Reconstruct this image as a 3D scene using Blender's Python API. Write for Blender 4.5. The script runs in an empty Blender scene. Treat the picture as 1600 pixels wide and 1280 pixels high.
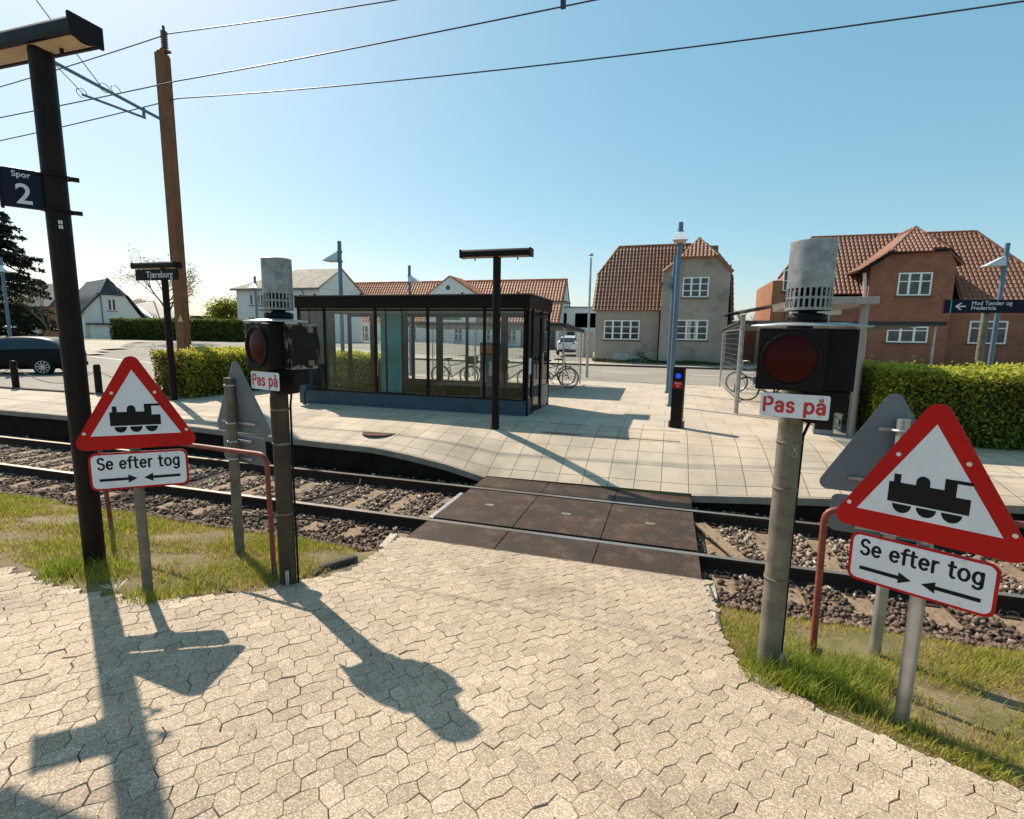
import bpy, bmesh, math, random
import numpy as np
from mathutils import Vector, Matrix
R_ = math.radians
rng = np.random.default_rng(7)
random.seed(7)
S = bpy.context.scene
C = S.collection
# ---------------------------------------------------------------- camera
H = 2.33
F = 797.0
_v1 = np.array([-1850-800, 484-640, F]); _v2 = np.array([1045-800, 529-640, F])
_X = -_v1/np.linalg.norm(_v1); _Y = _v2/np.linalg.norm(_v2); _Y = _Y-_X*(_X@_Y); _Y /= np.linalg.norm(_Y)
_Z = np.cross(_X, _Y); _Z = -_Z if _Z[1] > 0 else _Z
RM = np.array([_X, _Y, _Z])
cam = bpy.data.cameras.new('camera'); cam.sensor_width = 36; cam.lens = 36*F/1600
cam.clip_start = .05; cam.clip_end = 5000
co = bpy.data.objects.new('camera', cam); C.objects.link(co)
r_, u_, b_ = RM[:, 0], -RM[:, 1], -RM[:, 2]
co.matrix_world = Matrix(((r_[0], u_[0], b_[0], 0), (r_[1], u_[1], b_[1], 0), (r_[2], u_[2], b_[2], H), (0, 0, 0, 1)))
S.camera = co
# ---------------------------------------------------------------- world, sun, exposure
AZ, EL = 148.5, 45.8          # heading of the sun from +x, elevation
w = bpy.data.worlds.new('World'); S.world = w; w.use_nodes = True
nt = w.node_tree; nt.nodes.clear()
sky = nt.nodes.new('ShaderNodeTexSky'); sky.sky_type = 'NISHITA'; sky.sun_disc = False
sky.sun_elevation = R_(EL); sky.sun_rotation = R_(90-AZ); sky.air_density = 1.0; sky.dust_density = .9; sky.ozone_density = 1.0
bg = nt.nodes.new('ShaderNodeBackground'); bg.inputs[1].default_value = .122
hs = nt.nodes.new('ShaderNodeHueSaturation'); hs.inputs['Saturation'].default_value = 1.25; hs.inputs['Hue'].default_value = .484
wo = nt.nodes.new('ShaderNodeOutputWorld')
nt.links.new(sky.outputs[0], hs.inputs['Color']); tintn = nt.nodes.new('ShaderNodeMix'); tintn.data_type = 'RGBA'; tintn.blend_type = 'MULTIPLY'; tintn.inputs[0].default_value = 1; tintn.inputs[7].default_value = (1.2, .985, .88, 1)
nt.links.new(hs.outputs[0], tintn.inputs[6])
hazn = nt.nodes.new('ShaderNodeMix'); hazn.data_type = 'RGBA'; hazn.inputs[0].default_value = .44; hazn.inputs[7].default_value = (1.45, 3.4, 4.3, 1)
nt.links.new(tintn.outputs[2], hazn.inputs[6]); nt.links.new(hazn.outputs[2], bg.inputs[0]); nt.links.new(bg.outputs[0], wo.inputs[0])
sl = bpy.data.lights.new('sun', 'SUN'); sl.energy = 4.9; sl.angle = R_(.5); sl.color = (1, .90, .76)
so = bpy.data.objects.new('sun', sl); C.objects.link(so)
sd = Vector((math.cos(R_(AZ))*math.cos(R_(EL)), math.sin(R_(AZ))*math.cos(R_(EL)), math.sin(R_(EL))))
so.rotation_euler = sd.to_track_quat('Z', 'Y').to_euler()
S.view_settings.view_transform = 'Standard'; S.view_settings.look = 'None'
S.view_settings.exposure = .5; S.view_settings.gamma = 1
S.render.engine = 'CYCLES'

# ---------------------------------------------------------------- helpers
def at(px, py, Y):
    d = RM @ np.array([px-800, py-640, F]); t = Y/d[1]
    return Vector((d[0]*t, Y, H+d[2]*t))
def gp(px, py, z):
    d = RM @ np.array([px-800, py-640, F]); t = (z-H)/d[2]
    return Vector((d[0]*t, d[1]*t, z))
def sm(a, b, x):
    t = min(1, max(0, (x-a)/(b-a))); return t*t*(3-2*t)
def zn(y): return min(.6, max(0, .14*(5.05-y)))
_ex = [-99, -9, -7, -4.9, -4.3, -3.5, -2.8, .44, 1.9, 3.2, 4.5, 9]
_ez = [.46, .45, .38, .35, .29, .17, .012, .05, .17, .27, .35, .46]
def ter(x, y):
    e = float(np.interp(x, _ex, _ez))
    z = e+(.6-e)*(1-(1-min(1, max(0, (y-7.8)/1.9)))**1.5)
    q = math.hypot(x+5, y-10)
    z += (.2+.62*sm(8, 26, -x))*sm(22, 38, q)
    return z
def ground_z(x, y):
    if y > 7.8: return ter(x, y)
    inx = -2.86 < x < .46
    if inx: return zn(y) if y < 5.05 else -.17
    if y < 4.3: return zn(y)
    a = zn(y); return a+(-.18-a)*sm(4.3, 4.85, y)

def tag(o, label=None, cat=None, group=None, kind=None):
    if label: o['label'] = label
    if cat: o['category'] = cat
    if group: o['group'] = group
    if kind: o['kind'] = kind
    return o
def thing(name, label, cat, loc=(0, 0, 0), rotz=0, group=None):
    o = bpy.data.objects.new(name, None); C.objects.link(o); o.empty_display_size = .2
    o.location = loc; o.rotation_euler = (0, 0, rotz)
    return tag(o, label, cat, group)
class MB:
    def __init__(s): s.v = []; s.f = []; s.m = []; s.sm = []
    def add(s, vs, fs, mi=0, smooth=False):
        n = len(s.v); s.v += [tuple(v) for v in vs]
        for f in fs: s.f.append([i+n for i in f]); s.m.append(mi); s.sm.append(smooth)
        return s
    def box(s, x0, x1, y0, y1, z0, z1, mi=0):
        v = [(x0,y0,z0),(x1,y0,z0),(x1,y1,z0),(x0,y1,z0),(x0,y0,z1),(x1,y0,z1),(x1,y1,z1),(x0,y1,z1)]
        return s.add(v, [(0,3,2,1),(4,5,6,7),(0,1,5,4),(1,2,6,5),(2,3,7,6),(3,0,4,7)], mi)
    def bar(s, a, b, w, h, mi=0, up=(0, 0, 1)):
        a = Vector(a); b = Vector(b); d = (b-a).normalized(); sx = d.cross(Vector(up))
        if sx.length < 1e-4: sx = Vector((1, 0, 0))
        sx.normalize(); uy = sx.cross(d)
        v = []
        for p in (a, b):
            for i, j in ((-1,-1),(1,-1),(1,1),(-1,1)): v.append(p+sx*i*w/2+uy*j*h/2)
        return s.add(v, [(0,1,2,3),(7,6,5,4),(0,4,5,1),(1,5,6,2),(2,6,7,3),(3,7,4,0)], mi)
    def tube(s, pts, r, n=12, mi=0, caps=True, closed=False):
        pts = [Vector(p) for p in pts]; rr = r if isinstance(r, (list, tuple)) else [r]*len(pts)
        N = len(pts); vs = []; last = None
        for i, p in enumerate(pts):
            if closed: t = pts[(i+1) % N]-pts[i-1]
            else: t = pts[min(i+1, N-1)]-pts[max(i-1, 0)]
            t.normalize()
            if last is None:
                a = Vector((0, 0, 1)) if abs(t.z) < .9 else Vector((1, 0, 0)); x = t.cross(a).normalized()
            else:
                x = last-t*last.dot(t); x.normalize()
            last = x; y = t.cross(x)
            for k in range(n):
                c = 2*math.pi*k/n; vs.append(p+(x*math.cos(c)+y*math.sin(c))*rr[i])
        fs = []
        for i in range(N if closed else N-1):
            for k in range(n):
                a = i*n+k; b = i*n+(k+1) % n; c = ((i+1) % N)*n+(k+1) % n; d = ((i+1) % N)*n+k
                fs.append((a, b, c, d))
        s.add(vs, fs, mi, True)
        if caps and not closed:
            s.add(vs[:n], [tuple(range(n))[::-1]], mi); s.add(vs[-n:], [tuple(range(n))], mi)
        return s
    def lathe(s, prof, n=24, c=(0, 0, 0), mi=0, smooth=True):
        vs = []
        for r, z in prof:
            for k in range(n):
                a = 2*math.pi*k/n; vs.append((c[0]+r*math.cos(a), c[1]+r*math.sin(a), c[2]+z))
        fs = []
        for i in range(len(prof)-1):
            for k in range(n): fs.append((i*n+k, i*n+(k+1) % n, (i+1)*n+(k+1) % n, (i+1)*n+k))
        return s.add(vs, fs, mi, smooth)
    def prism(s, poly, y0, y1, mi=0):      # poly in (x,z); front at y0
        n = len(poly)
        v = [(x, y0, z) for x, z in poly]+[(x, y1, z) for x, z in poly]
        f = [tuple(range(n)), tuple(range(2*n-1, n-1, -1))]+[(i, i+n, (i+1) % n+n, (i+1) % n) for i in range(n)]
        return s.add(v, f, mi)
    def poly3(s, pts, mi=0): return s.add(pts, [tuple(range(len(pts)))], mi)
    def slab(s, pts, th, mi=0):            # planar polygon given thickness along -normal
        p = [Vector(q) for q in pts]; nn = (p[1]-p[0]).cross(p[2]-p[1]).normalized(); n = len(p)
        v = p+[q-nn*th for q in p]
        f = [tuple(range(n)), tuple(range(2*n-1, n-1, -1))]+[(i, i+n, (i+1) % n+n, (i+1) % n) for i in range(n)]
        return s.add(v, f, mi)
    def build(s, name, mats, parent=None, bevel=0, fix=True):
        me = bpy.data.meshes.new(name); me.from_pydata(s.v, [], s.f)
        if not isinstance(mats, (list, tuple)): mats = [mats]
        for m in mats: me.materials.append(m)
        me.polygons.foreach_set('material_index', s.m); me.polygons.foreach_set('use_smooth', s.sm)
        me.update()
        if fix:
            bm = bmesh.new(); bm.from_mesh(me); bmesh.ops.recalc_face_normals(bm, faces=bm.faces); bm.to_mesh(me); bm.free()
        o = bpy.data.objects.new(name, me); C.objects.link(o); o.parent = parent
        if bevel:
            b = o.modifiers.new('bevel', 'BEVEL'); b.width = bevel; b.segments = 2; b.limit_method = 'ANGLE'; b.angle_limit = .6
        return o
def struct(o): o['kind'] = 'structure'; return o
def copy_tree(o, parent=None):
    c = o.copy(); C.objects.link(c); c.parent = parent
    for ch in list(o.children): copy_tree(ch, c)
    return c
def scatter(name, tv, tf, pos, rot, scl, tint, mat, parent=None, smooth=False):
    tv = np.asarray(tv, float); n = len(pos); k = len(tv)
    V = np.einsum('nij,nkj->nki', rot, tv[None]*scl[:, None, :] if scl.ndim == 2 else tv[None]*scl[:, None, None])+pos[:, None, :]
    me = bpy.data.meshes.new(name); me.vertices.add(n*k); me.vertices.foreach_set('co', V.reshape(-1))
    ls = np.array([len(f) for f in tf]); flat = np.array([i for f in tf for i in f])
    nl = len(flat); me.loops.add(n*nl); me.loops.foreach_set('vertex_index', (flat[None]+np.arange(n)[:, None]*k).reshape(-1).astype(np.int32))
    nf = len(tf); me.polygons.add(n*nf); st = np.concatenate([[0], np.cumsum(ls)[:-1]])
    me.polygons.foreach_set('loop_start', (st[None]+np.arange(n)[:, None]*nl).reshape(-1).astype(np.int32))
    me.polygons.foreach_set('loop_total', np.tile(ls, n).astype(np.int32))
    if smooth: me.polygons.foreach_set('use_smooth', np.ones(n*nf, bool))
    me.update(calc_edges=True)
    a = me.attributes.new('tint', 'FLOAT', 'FACE'); a.data.foreach_set('value', np.repeat(tint, nf).astype(np.float32))
    me.materials.append(mat)
    o = bpy.data.objects.new(name, me); C.objects.link(o); o.parent = parent
    return o
def rrot(n, up=None):
    q = rng.normal(size=(n, 4)); q /= np.linalg.norm(q, axis=1)[:, None]; a, b, c, d = q.T
    return np.stack([np.stack([1-2*(c*c+d*d), 2*(b*c-a*d), 2*(b*d+a*c)], 1), np.stack([2*(b*c+a*d), 1-2*(b*b+d*d), 2*(c*d-a*b)], 1), np.stack([2*(b*d-a*c), 2*(c*d+a*b), 1-2*(b*b+c*c)], 1)], 1)
def zrot(ang):
    c, s_ = np.cos(ang), np.sin(ang); z = np.zeros_like(c); o = np.ones_like(c)
    return np.stack([np.stack([c, -s_, z], 1), np.stack([s_, c, z], 1), np.stack([z, z, o], 1)], 1)
def inpoly(x, y, P):
    x = np.asarray(x); y = np.asarray(y); r = np.zeros(x.shape, bool); n = len(P)
    for i in range(n):
        x0, y0 = P[i]; x1, y1 = P[(i+1) % n]
        c = ((y0 > y) != (y1 > y)) & (x < (x1-x0)*(y-y0)/((y1-y0) if y1 != y0 else 1e-9)+x0); r ^= c
    return r
def text(s, size, parent, mat, name='lettering', loc=(0, 0, 0), bold=0, align='LEFT', sx=1, ext=.0008):
    cu = bpy.data.curves.new('t', 'FONT'); cu.body = s; cu.size = size; cu.offset = bold; cu.extrude = ext; cu.align_x = align; cu.space_line = .85
    cu.resolution_u = 4
    o = bpy.data.objects.new('t', cu); C.objects.link(o)
    dg = bpy.context.evaluated_depsgraph_get(); me = bpy.data.meshes.new_from_object(o.evaluated_get(dg))
    bpy.data.objects.remove(o)
    for v in me.vertices:
        x, y, z = v.co; v.co = (x*sx+loc[0], -z+loc[1], y+loc[2])
    me.materials.clear(); me.materials.append(mat)
    n = bpy.data.objects.new(name, me); C.objects.link(n); n.parent = parent
    return n

def _arc(cx, cy, rx, ry, a0, a1, n=12): return [(cx+rx*math.cos(R_(a0+(a1-a0)*i/n)), cy+ry*math.sin(R_(a0+(a1-a0)*i/n))) for i in range(n+1)]
GL = {'S': (.64, [_arc(.31, .745, .24, .235, 25, 270)+_arc(.31, .255, .26, .255, 90, -155)]), 'e': (.62, [[(.06, .36), (.55, .36)]+_arc(.30, .35, .25, .33, 5, 315, 18)]),
 'f': (.40, [_arc(.31, .80, .15, .19, 60, 180, 6)+[(.16, 0)], [(0, .68), (.34, .68)]]), 't': (.42, [[(.15, .93), (.15, .18)]+_arc(.29, .17, .14, .17, 180, 290, 6), [(0, .68), (.36, .68)]]),
 'r': (.42, [[(.08, .70), (.08, 0)], _arc(.30, .42, .22, .27, 180, 80, 8)]), 'o': (.66, [_arc(.31, .35, .27, .34, 0, 360, 22)]),
 'g': (.66, [_arc(.29, .36, .24, .33, 0, 360, 20), [(.53, .70), (.53, -.06)]+_arc(.29, -.05, .24, .22, 0, -145, 8)]), 'P': (.66, [[(.08, 0), (.08, 1), (.36, 1)]+_arc(.36, .74, .24, .26, 90, -90, 8)+[(.08, .48)]]),
 'a': (.60, [_arc(.27, .50, .22, .20, 155, 0, 8)+[(.49, 0)], _arc(.27, .20, .21, .20, 0, 360, 16)]), 's': (.54, [_arc(.25, .53, .19, .17, 25, 270)+_arc(.25, .18, .20, .18, 90, -155)]),
 'p': (.64, [[(.08, .70), (.08, -.28)], _arc(.33, .35, .25, .34, 0, 360, 20)]), ' ': (.30, [])}
GL['å'] = (.60, GL['a'][1]+[_arc(.27, .97, .10, .10, 0, 360, 12)])
def strokes(s, h, sw, parent, mat, loc, name='lettering', space=.10, sx=1):
    """sign lettering drawn as flat round-ended strokes, centred on loc; h = cap height"""
    W_ = sum(GL[c][0]+space for c in s)-space; x = -W_/2*h*sx; mb = MB()
    for c in s:
        w_, P = GL[c]
        for pl in P:
            pts = [(loc[0]+x+px*h*sx, loc[1], loc[2]+pz*h) for px, pz in pl]
            if (Vector(pts[0])-Vector(pts[-1])).length < 1e-5:
                mb.tube(pts[:-1], sw/2 if len(pts) > 13 else sw*.27, 8, closed=True); continue
            mb.tube(pts, sw/2, 8)
            for e_ in (pts[0], pts[-1]): mb.lathe([(0, -sw/2), (sw*.35, -sw*.35), (sw/2, 0), (sw*.35, sw*.35), (0, sw/2)], 8, e_)
        x += (w_+space)*h*sx
    mb.v = [(a_, loc[1]+(b_-loc[1])*.12, c_) for a_, b_, c_ in mb.v]
    return mb.build(name, mat, parent, fix=False)
# ---------------------------------------------------------------- materials
def nodes(name):
    m = bpy.data.materials.new(name); m.use_nodes = True; t = m.node_tree; b = t.nodes['Principled BSDF']
    return m, t, b
def N(t, k, **kw):
    n = t.nodes.new(k)
    for a, v in kw.items(): setattr(n, a, v)
    return n
def ramp(t, src, stops):
    r = N(t, 'ShaderNodeValToRGB'); t.links.new(src, r.inputs[0]); e = r.color_ramp.elements
    while len(e) > 1: e.remove(e[-1])
    e[0].position = stops[0][0]; e[0].color = (*stops[0][1], 1)
    for p, c in stops[1:]: q = e.new(p); q.color = (*c, 1)
    return r.outputs[0]
def noise(t, scale, detail=4, rough=.55, vec=None, dist=0):
    n = N(t, 'ShaderNodeTexNoise'); n.inputs['Scale'].default_value = scale; n.inputs['Detail'].default_value = detail
    n.inputs['Roughness'].default_value = rough; n.inputs['Distortion'].default_value = dist
    if vec is None:
        c = N(t, 'ShaderNodeTexCoord'); vec = c.outputs['Object']
    t.links.new(vec, n.inputs['Vector']); return n.outputs['Fac']
def mixc(t, a, b, f, mode='MIX'):
    m = N(t, 'ShaderNodeMix', data_type='RGBA', blend_type=mode)
    for s_, v in ((m.inputs[6], a), (m.inputs[7], b), (m.inputs[0], f)):
        if hasattr(v, 'is_linked') or hasattr(v, 'links'): t.links.new(v, s_)
        elif isinstance(v, tuple): s_.default_value = (*v, 1)
        else: s_.default_value = v
    return m.outputs[2]
def bump(t, b, h, st=.3, dist=.01):
    n = N(t, 'ShaderNodeBump'); n.inputs['Strength'].default_value = st; n.inputs['Distance'].default_value = dist
    t.links.new(h, n.inputs['Height']); t.links.new(n.outputs[0], b.inputs['Normal'])
def mul(c, k): return tuple(min(1, x*k) for x in c)
def M(name, col, rough=.6, metal=0, var=.18, scale=6, bmp=0, bs=60, col2=None, c2=(.55, .7), c2s=4, fine=0):
    m, t, b = nodes(name)
    f = noise(t, scale, 5)
    c = ramp(t, f, [(.3, mul(col, 1-var)), (.7, mul(col, 1+var))])
    if fine:
        g = noise(t, fine, 2); c = mixc(t, c, ramp(t, g, [(.35, (.55,)*3), (.65, (1.35,)*3)]), .8, 'MULTIPLY')
    if col2:
        g = noise(t, c2s, 6, .65); k = ramp(t, g, [(c2[0], (0, 0, 0)), (c2[1], (1, 1, 1))]); c = mixc(t, c, col2, k)
    t.links.new(c, b.inputs['Base Color']); b.inputs['Roughness'].default_value = rough; b.inputs['Metallic'].default_value = metal
    if bmp: bump(t, b, noise(t, bs, 5), bmp, .01)
    if max(col) < .03 and rough > .3: b.inputs['Specular IOR Level'].default_value = .14
    return m
def leafmat(name, stops, trans=.45):
    m, t, b = nodes(name)
    a = N(t, 'ShaderNodeAttribute', attribute_name='tint')
    c = ramp(t, a.outputs['Fac'], stops)
    t.links.new(c, b.inputs['Base Color']); b.inputs['Roughness'].default_value = .55
    b.inputs['Specular IOR Level'].default_value = .25
    tr = N(t, 'ShaderNodeBsdfTranslucent'); t.links.new(c, tr.inputs[0])
    mx = N(t, 'ShaderNodeMixShader'); mx.inputs[0].default_value = trans
    t.links.new(b.outputs[0], mx.inputs[1]); t.links.new(tr.outputs[0], mx.inputs[2])
    t.links.new(mx.outputs[0], t.nodes['Material Output'].inputs[0]); return m
def glassmat(name, col=(.9, .95, .95), op=.12, rough=.02):
    m, t, b = nodes(name)
    b.inputs['Base Color'].default_value = (*col, 1); b.inputs['Roughness'].default_value = rough
    b.inputs['Base Color'].default_value = (.35, .38, .38, 1)
    tr = N(t, 'ShaderNodeBsdfTransparent'); tr.inputs[0].default_value = (*col, 1)
    gl = N(t, 'ShaderNodeBsdfGlossy'); gl.inputs['Roughness'].default_value = rough
    fr = N(t, 'ShaderNodeFresnel'); fr.inputs[0].default_value = 1.45
    m1 = N(t, 'ShaderNodeMixShader'); t.links.new(fr.outputs[0], m1.inputs[0]); t.links.new(tr.outputs[0], m1.inputs[1]); t.links.new(gl.outputs[0], m1.inputs[2])
    m2 = N(t, 'ShaderNodeMixShader'); s_ = noise(t, 2.5, 6, .7); k = ramp(t, s_, [(.35, (op*.3,)*3), (.75, (op*1.9,)*3)])
    t.links.new(k, m2.inputs[0]); t.links.new(m1.outputs[0], m2.inputs[1]); t.links.new(b.outputs[0], m2.inputs[2])
    t.links.new(m2.outputs[0], t.nodes['Material Output'].inputs[0]); return m
def brickmat(name, c1, c2, mortar, bw, rh, ms, axes='xz', offset=.5, rough=.85, msm=.1, var=.25, nscale=1.2, bst=.4, warp=0):
    m, t, b = nodes(name)
    tc = N(t, 'ShaderNodeTexCoord'); se = N(t, 'ShaderNodeSeparateXYZ'); t.links.new(tc.outputs['Object'], se.inputs[0])
    cb = N(t, 'ShaderNodeCombineXYZ')
    if axes == 'xz':
        ad = N(t, 'ShaderNodeMath', operation='ADD'); t.links.new(se.outputs[0], ad.inputs[0]); t.links.new(se.outputs[1], ad.inputs[1])
        t.links.new(ad.outputs[0], cb.inputs[0]); t.links.new(se.outputs[2], cb.inputs[1])
    else:
        t.links.new(se.outputs[0], cb.inputs[0]); t.links.new(se.outputs[1], cb.inputs[1])
    br = N(t, 'ShaderNodeTexBrick'); br.offset = offset; br.inputs['Scale'].default_value = 1
    br.inputs['Brick Width'].default_value = bw; br.inputs['Row Height'].default_value = rh; br.inputs['Mortar Size'].default_value = ms
    br.inputs['Mortar Smooth'].default_value = msm; br.inputs['Color1'].default_value = (*c1, 1); br.inputs['Color2'].default_value = (*c2, 1); br.inputs['Mortar'].default_value = (*mortar, 1)
    t.links.new(cb.outputs[0], br.inputs['Vector'])
    f = noise(t, nscale, 6, .6); v = ramp(t, f, [(.3, (1-var,)*3), (.72, (1+var*.4,)*3)])
    g = noise(t, 90, 3, .6); v2 = ramp(t, g, [(.3, (.85,)*3), (.7, (1.1,)*3)])
    c = mixc(t, br.outputs['Color'], v, 1.0, 'MULTIPLY'); c = mixc(t, c, v2, 1.0, 'MULTIPLY')
    t.links.new(c, b.inputs['Base Color']); b.inputs['Roughness'].default_value = rough
    inv = N(t, 'ShaderNodeMath', operation='SUBTRACT'); inv.inputs[0].default_value = 1; t.links.new(br.outputs['Fac'], inv.inputs[1])
    bump(t, b, inv.outputs[0], bst, .006)
    return m
MT = {}
MT['galv'] = M('galvanised_steel', (.42, .42, .43), .42, .75, .25, 9, .1, 120, col2=(.3, .29, .27), c2=(.6, .75))
MT['galv_dull'] = M('weathered_steel_post', (.17, .145, .11), .8, .1, .3, 7, .3, 90, col2=(.09, .065, .045), c2=(.5, .7), c2s=5)
MT['bell'] = M('bell_galvanised', (.27, .27, .275), .5, .6, .35, 14, .15, 70, col2=(.20, .18, .16), c2=(.58, .75), c2s=9)
MT['dark'] = M('dark_green_grey_paint', (.013, .0075, .0065), .5, 0, .25, 6, .05)
MT['black'] = M('black_housing', (.006, .005, .006), .5, 0, .3, 8, .1)
MT['worn'] = M('worn_black_paint', (.012, .011, .010), .6, 0, .3, 8, .2, 50, col2=(.30, .29, .28), c2=(.57, .60), c2s=6)
m, t, b = nodes('worn_black_housing')
tc = N(t, 'ShaderNodeTexCoord'); se = N(t, 'ShaderNodeSeparateXYZ'); t.links.new(tc.outputs['Object'], se.inputs[0])
def mth(op, a_, b_=None):
    n = N(t, 'ShaderNodeMath', operation=op)
    for i_, v_ in enumerate((a_, b_)):
        if v_ is None: continue
        if isinstance(v_, (int, float)): n.inputs[i_].default_value = v_
        else: t.links.new(v_, n.inputs[i_])
    return n.outputs[0]
dx_ = mth('DIVIDE', mth('ABSOLUTE', se.outputs[1]), .115); dz_ = mth('DIVIDE', mth('ABSOLUTE', mth('SUBTRACT', se.outputs[2], 1.98)), .17)
ed = mth('ADD', mth('MAXIMUM', dx_, dz_), mth('MULTIPLY', mth('SUBTRACT', noise(t, 16, 6, .7), .5), 1.1))
k_ = ramp(t, ed, [(.90, (0, 0, 0)), (.97, (1, 1, 1))])
c = mixc(t, ramp(t, noise(t, 9, 5), [(.3, (.010, .009, .009)), (.7, (.022, .020, .019))]), ramp(t, noise(t, 22, 4), [(.3, (.16, .155, .15)), (.7, (.27, .265, .26))]), k_)
t.links.new(c, b.inputs['Base Color']); b.inputs['Roughness'].default_value = .7; b.inputs['Specular IOR Level'].default_value = .15; MT['wornbox'] = m
MT['signgrey'] = M('sign_back_grey', (.16, .175, .205), .55, .2, .12, 5, .05)
MT['red'] = M('sign_red', (.42, .004, .004), .45, 0, .16, 3, col2=(.25, .012, .010), c2=(.6, .85), c2s=6)
MT['red'].node_tree.nodes['Principled BSDF'].inputs['Specular IOR Level'].default_value = .2
MT['white'] = M('sign_white', (.62, .64, .69), .4, 0, .07, 3, col2=(.50, .48, .46), c2=(.58, .85), c2s=5)
MT['ink'] = M('sign_black', (.008, .008, .01), .4, 0, .1, 5)
MT['redink'] = M('red_lettering', (.48, .012, .015), .4, 0, .1, 5)
MT['rivet'] = M('rivet_metal', (.6, .6, .6), .35, .7, .1, 20)
MT['redpipe'] = M('red_brown_pipe_paint', (.22, .045, .028), .5, 0, .35, 10, .25, 60, col2=(.10, .05, .035), c2=(.55, .68), c2s=9)
MT['mastbrown'] = M('rusty_brown_mast', (.19, .075, .030), .8, 0, .22, 3, .2, 60, col2=(.12, .045, .02), c2=(.55, .75), c2s=2)
MT['navy'] = M('navy_sign', (.007, .008, .026), .35, 0, .1, 4)
MT['lettergrey'] = M('pale_lettering', (.62, .63, .68), .4, 0, .05, 4)
MT['diffuser'] = M('lamp_underside', (.50, .38, .27), .5, 0, .25, 6, col2=(.3, .2, .13), c2=(.55, .8), c2s=4)
MT['bluegrey'] = M('blue_grey_column', (.11, .17, .24), .5, .3, .12, 3)
MT['hood'] = M('lamp_hood_white', (.55, .57, .60), .4, .2, .1, 4)
MT['lens'] = None
m, t, b = nodes('red_lens'); b.inputs['Base Color'].default_value = (.038, .001, .001, 1); b.inputs['Roughness'].default_value = .3
b.inputs['Coat Weight'].default_value = .0; b.inputs['Specular IOR Level'].default_value = .12
bump(t, b, noise(t, 30, 2), .15, .004); MT['lens'] = m
MT['glass'] = glassmat('dusty_glass', (.97, .985, .98), .032)
MT['glass_clear'] = glassmat('roof_glass', (.8, .86, .88), .25)
MT['frame'] = M('shelter_frame', (.011, .0055, .0045), .5, 0, .2, 4)
MT['plinth'] = M('blue_plinth', (.032, .060, .092), .55, 0, .25, 2.5, .1, 60, col2=(.03, .05, .07), c2=(.5, .8), c2s=1.5)
MT['teal'] = M('teal_panel', (.0, .30, .34), .5, 0, .45, 1.3)
MT['bluebox'] = M('ticket_blue', (.015, .03, .09), .4)
MT['steelrail'] = M('polished_rail_top', (.44, .37, .31), .32, .8, .12, 3)
MT['rustrail'] = M('rusty_rail_side', (.03, .014, .009), .85, .1, .35, 9, .3, 60)
MT['sleeper'] = M('wooden_sleeper', (.25, .17, .105), .9, 0, .35, 3, .4, 40, col2=(.08, .05, .03), c2=(.5, .75), c2s=6, fine=40)
MT['concretepale'] = M('pale_concrete', (.42, .36, .28), .9, 0, .2, 5, .3, 50, fine=60)
MT['rubber'] = None
m, t, b = nodes('crossing_rubber')
tc = N(t, 'ShaderNodeTexCoord'); ck = N(t, 'ShaderNodeTexVoronoi'); ck.inputs['Scale'].default_value = 30; ck.inputs['Randomness'].default_value = 0
mp = N(t, 'ShaderNodeMapping'); mp.inputs['Rotation'].default_value = (0, 0, .785); t.links.new(tc.outputs['Object'], mp.inputs[0]); t.links.new(mp.outputs[0], ck.inputs['Vector'])
bc = ramp(t, ck.outputs['Distance'], [(.15, (.095, .066, .048)), (.5, (.014, .009, .007))])
rs = ramp(t, noise(t, 1.6, 6, .65), [(.40, (1, 1, 1)), (.68, (1.75, 1.30, .95))])
c = mixc(t, bc, rs, 1.0, 'MULTIPLY')
dst = noise(t, 3.5, 6, .7); c = mixc(t, c, (.22, .17, .13), ramp(t, dst, [(.5, (0, 0, 0)), (.8, (.45, .45, .45))]))
t.links.new(c, b.inputs['Base Color']); b.inputs['Roughness'].default_value = .55
iv = N(t, 'ShaderNodeMath', operation='SUBTRACT'); iv.inputs[0].default_value = 1; t.links.new(ck.outputs['Distance'], iv.inputs[1]); bump(t, b, iv.outputs[0], .6, .004)
b.inputs['Specular IOR Level'].default_value = .2; MT['rubber'] = m
MT['asphalt'] = M('asphalt', (.26, .225, .185), .9, 0, .14, .35, .3, 80, fine=55, col2=(.20, .175, .14), c2=(.5, .8), c2s=.6)
MT['pavement'] = M('pavement_slabs_far', (.42, .36, .28), .9, 0, .15, .8, .2, 60, fine=30)
MT['kerb'] = M('kerb_dark', (.07, .055, .045), .9, 0, .3, 3, .3)
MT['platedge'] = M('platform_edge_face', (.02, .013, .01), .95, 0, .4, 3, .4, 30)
MT['marking'] = M('road_marking', (.75, .72, .66), .7, 0, .12, 3)
MT['tiles'] = brickmat('platform_slabs', (.52, .42, .315), (.45, .365, .27), (.13, .10, .075), .4, .4, .006, 'xy', 0, msm=.2, var=.32)
MT['cobble'] = brickmat('cobble_strip', (.42, .36, .29), (.28, .24, .20), (.1, .08, .06), .14, .1, .012, 'xy', .5)
MT['tactile'] = brickmat('tactile_ribs', (.33, .25, .18), (.36, .27, .19), (.12, .09, .07), .06, .4, .018, 'xy', 0, bst=1)
MT['stone'] = None
m, t, b = nodes('hex_paver_concrete')
a = N(t, 'ShaderNodeAttribute', attribute_name='tint'); c = ramp(t, a.outputs['Fac'], [(0, (.31, .245, .18)), (.4, (.37, .295, .218)), (.8, (.41, .325, .245)), (1, (.47, .375, .285))])
vo = N(t, 'ShaderNodeTexVoronoi'); vo.inputs['Scale'].default_value = 190; tc = N(t, 'ShaderNodeTexCoord'); t.links.new(tc.outputs['Object'], vo.inputs['Vector'])
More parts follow.
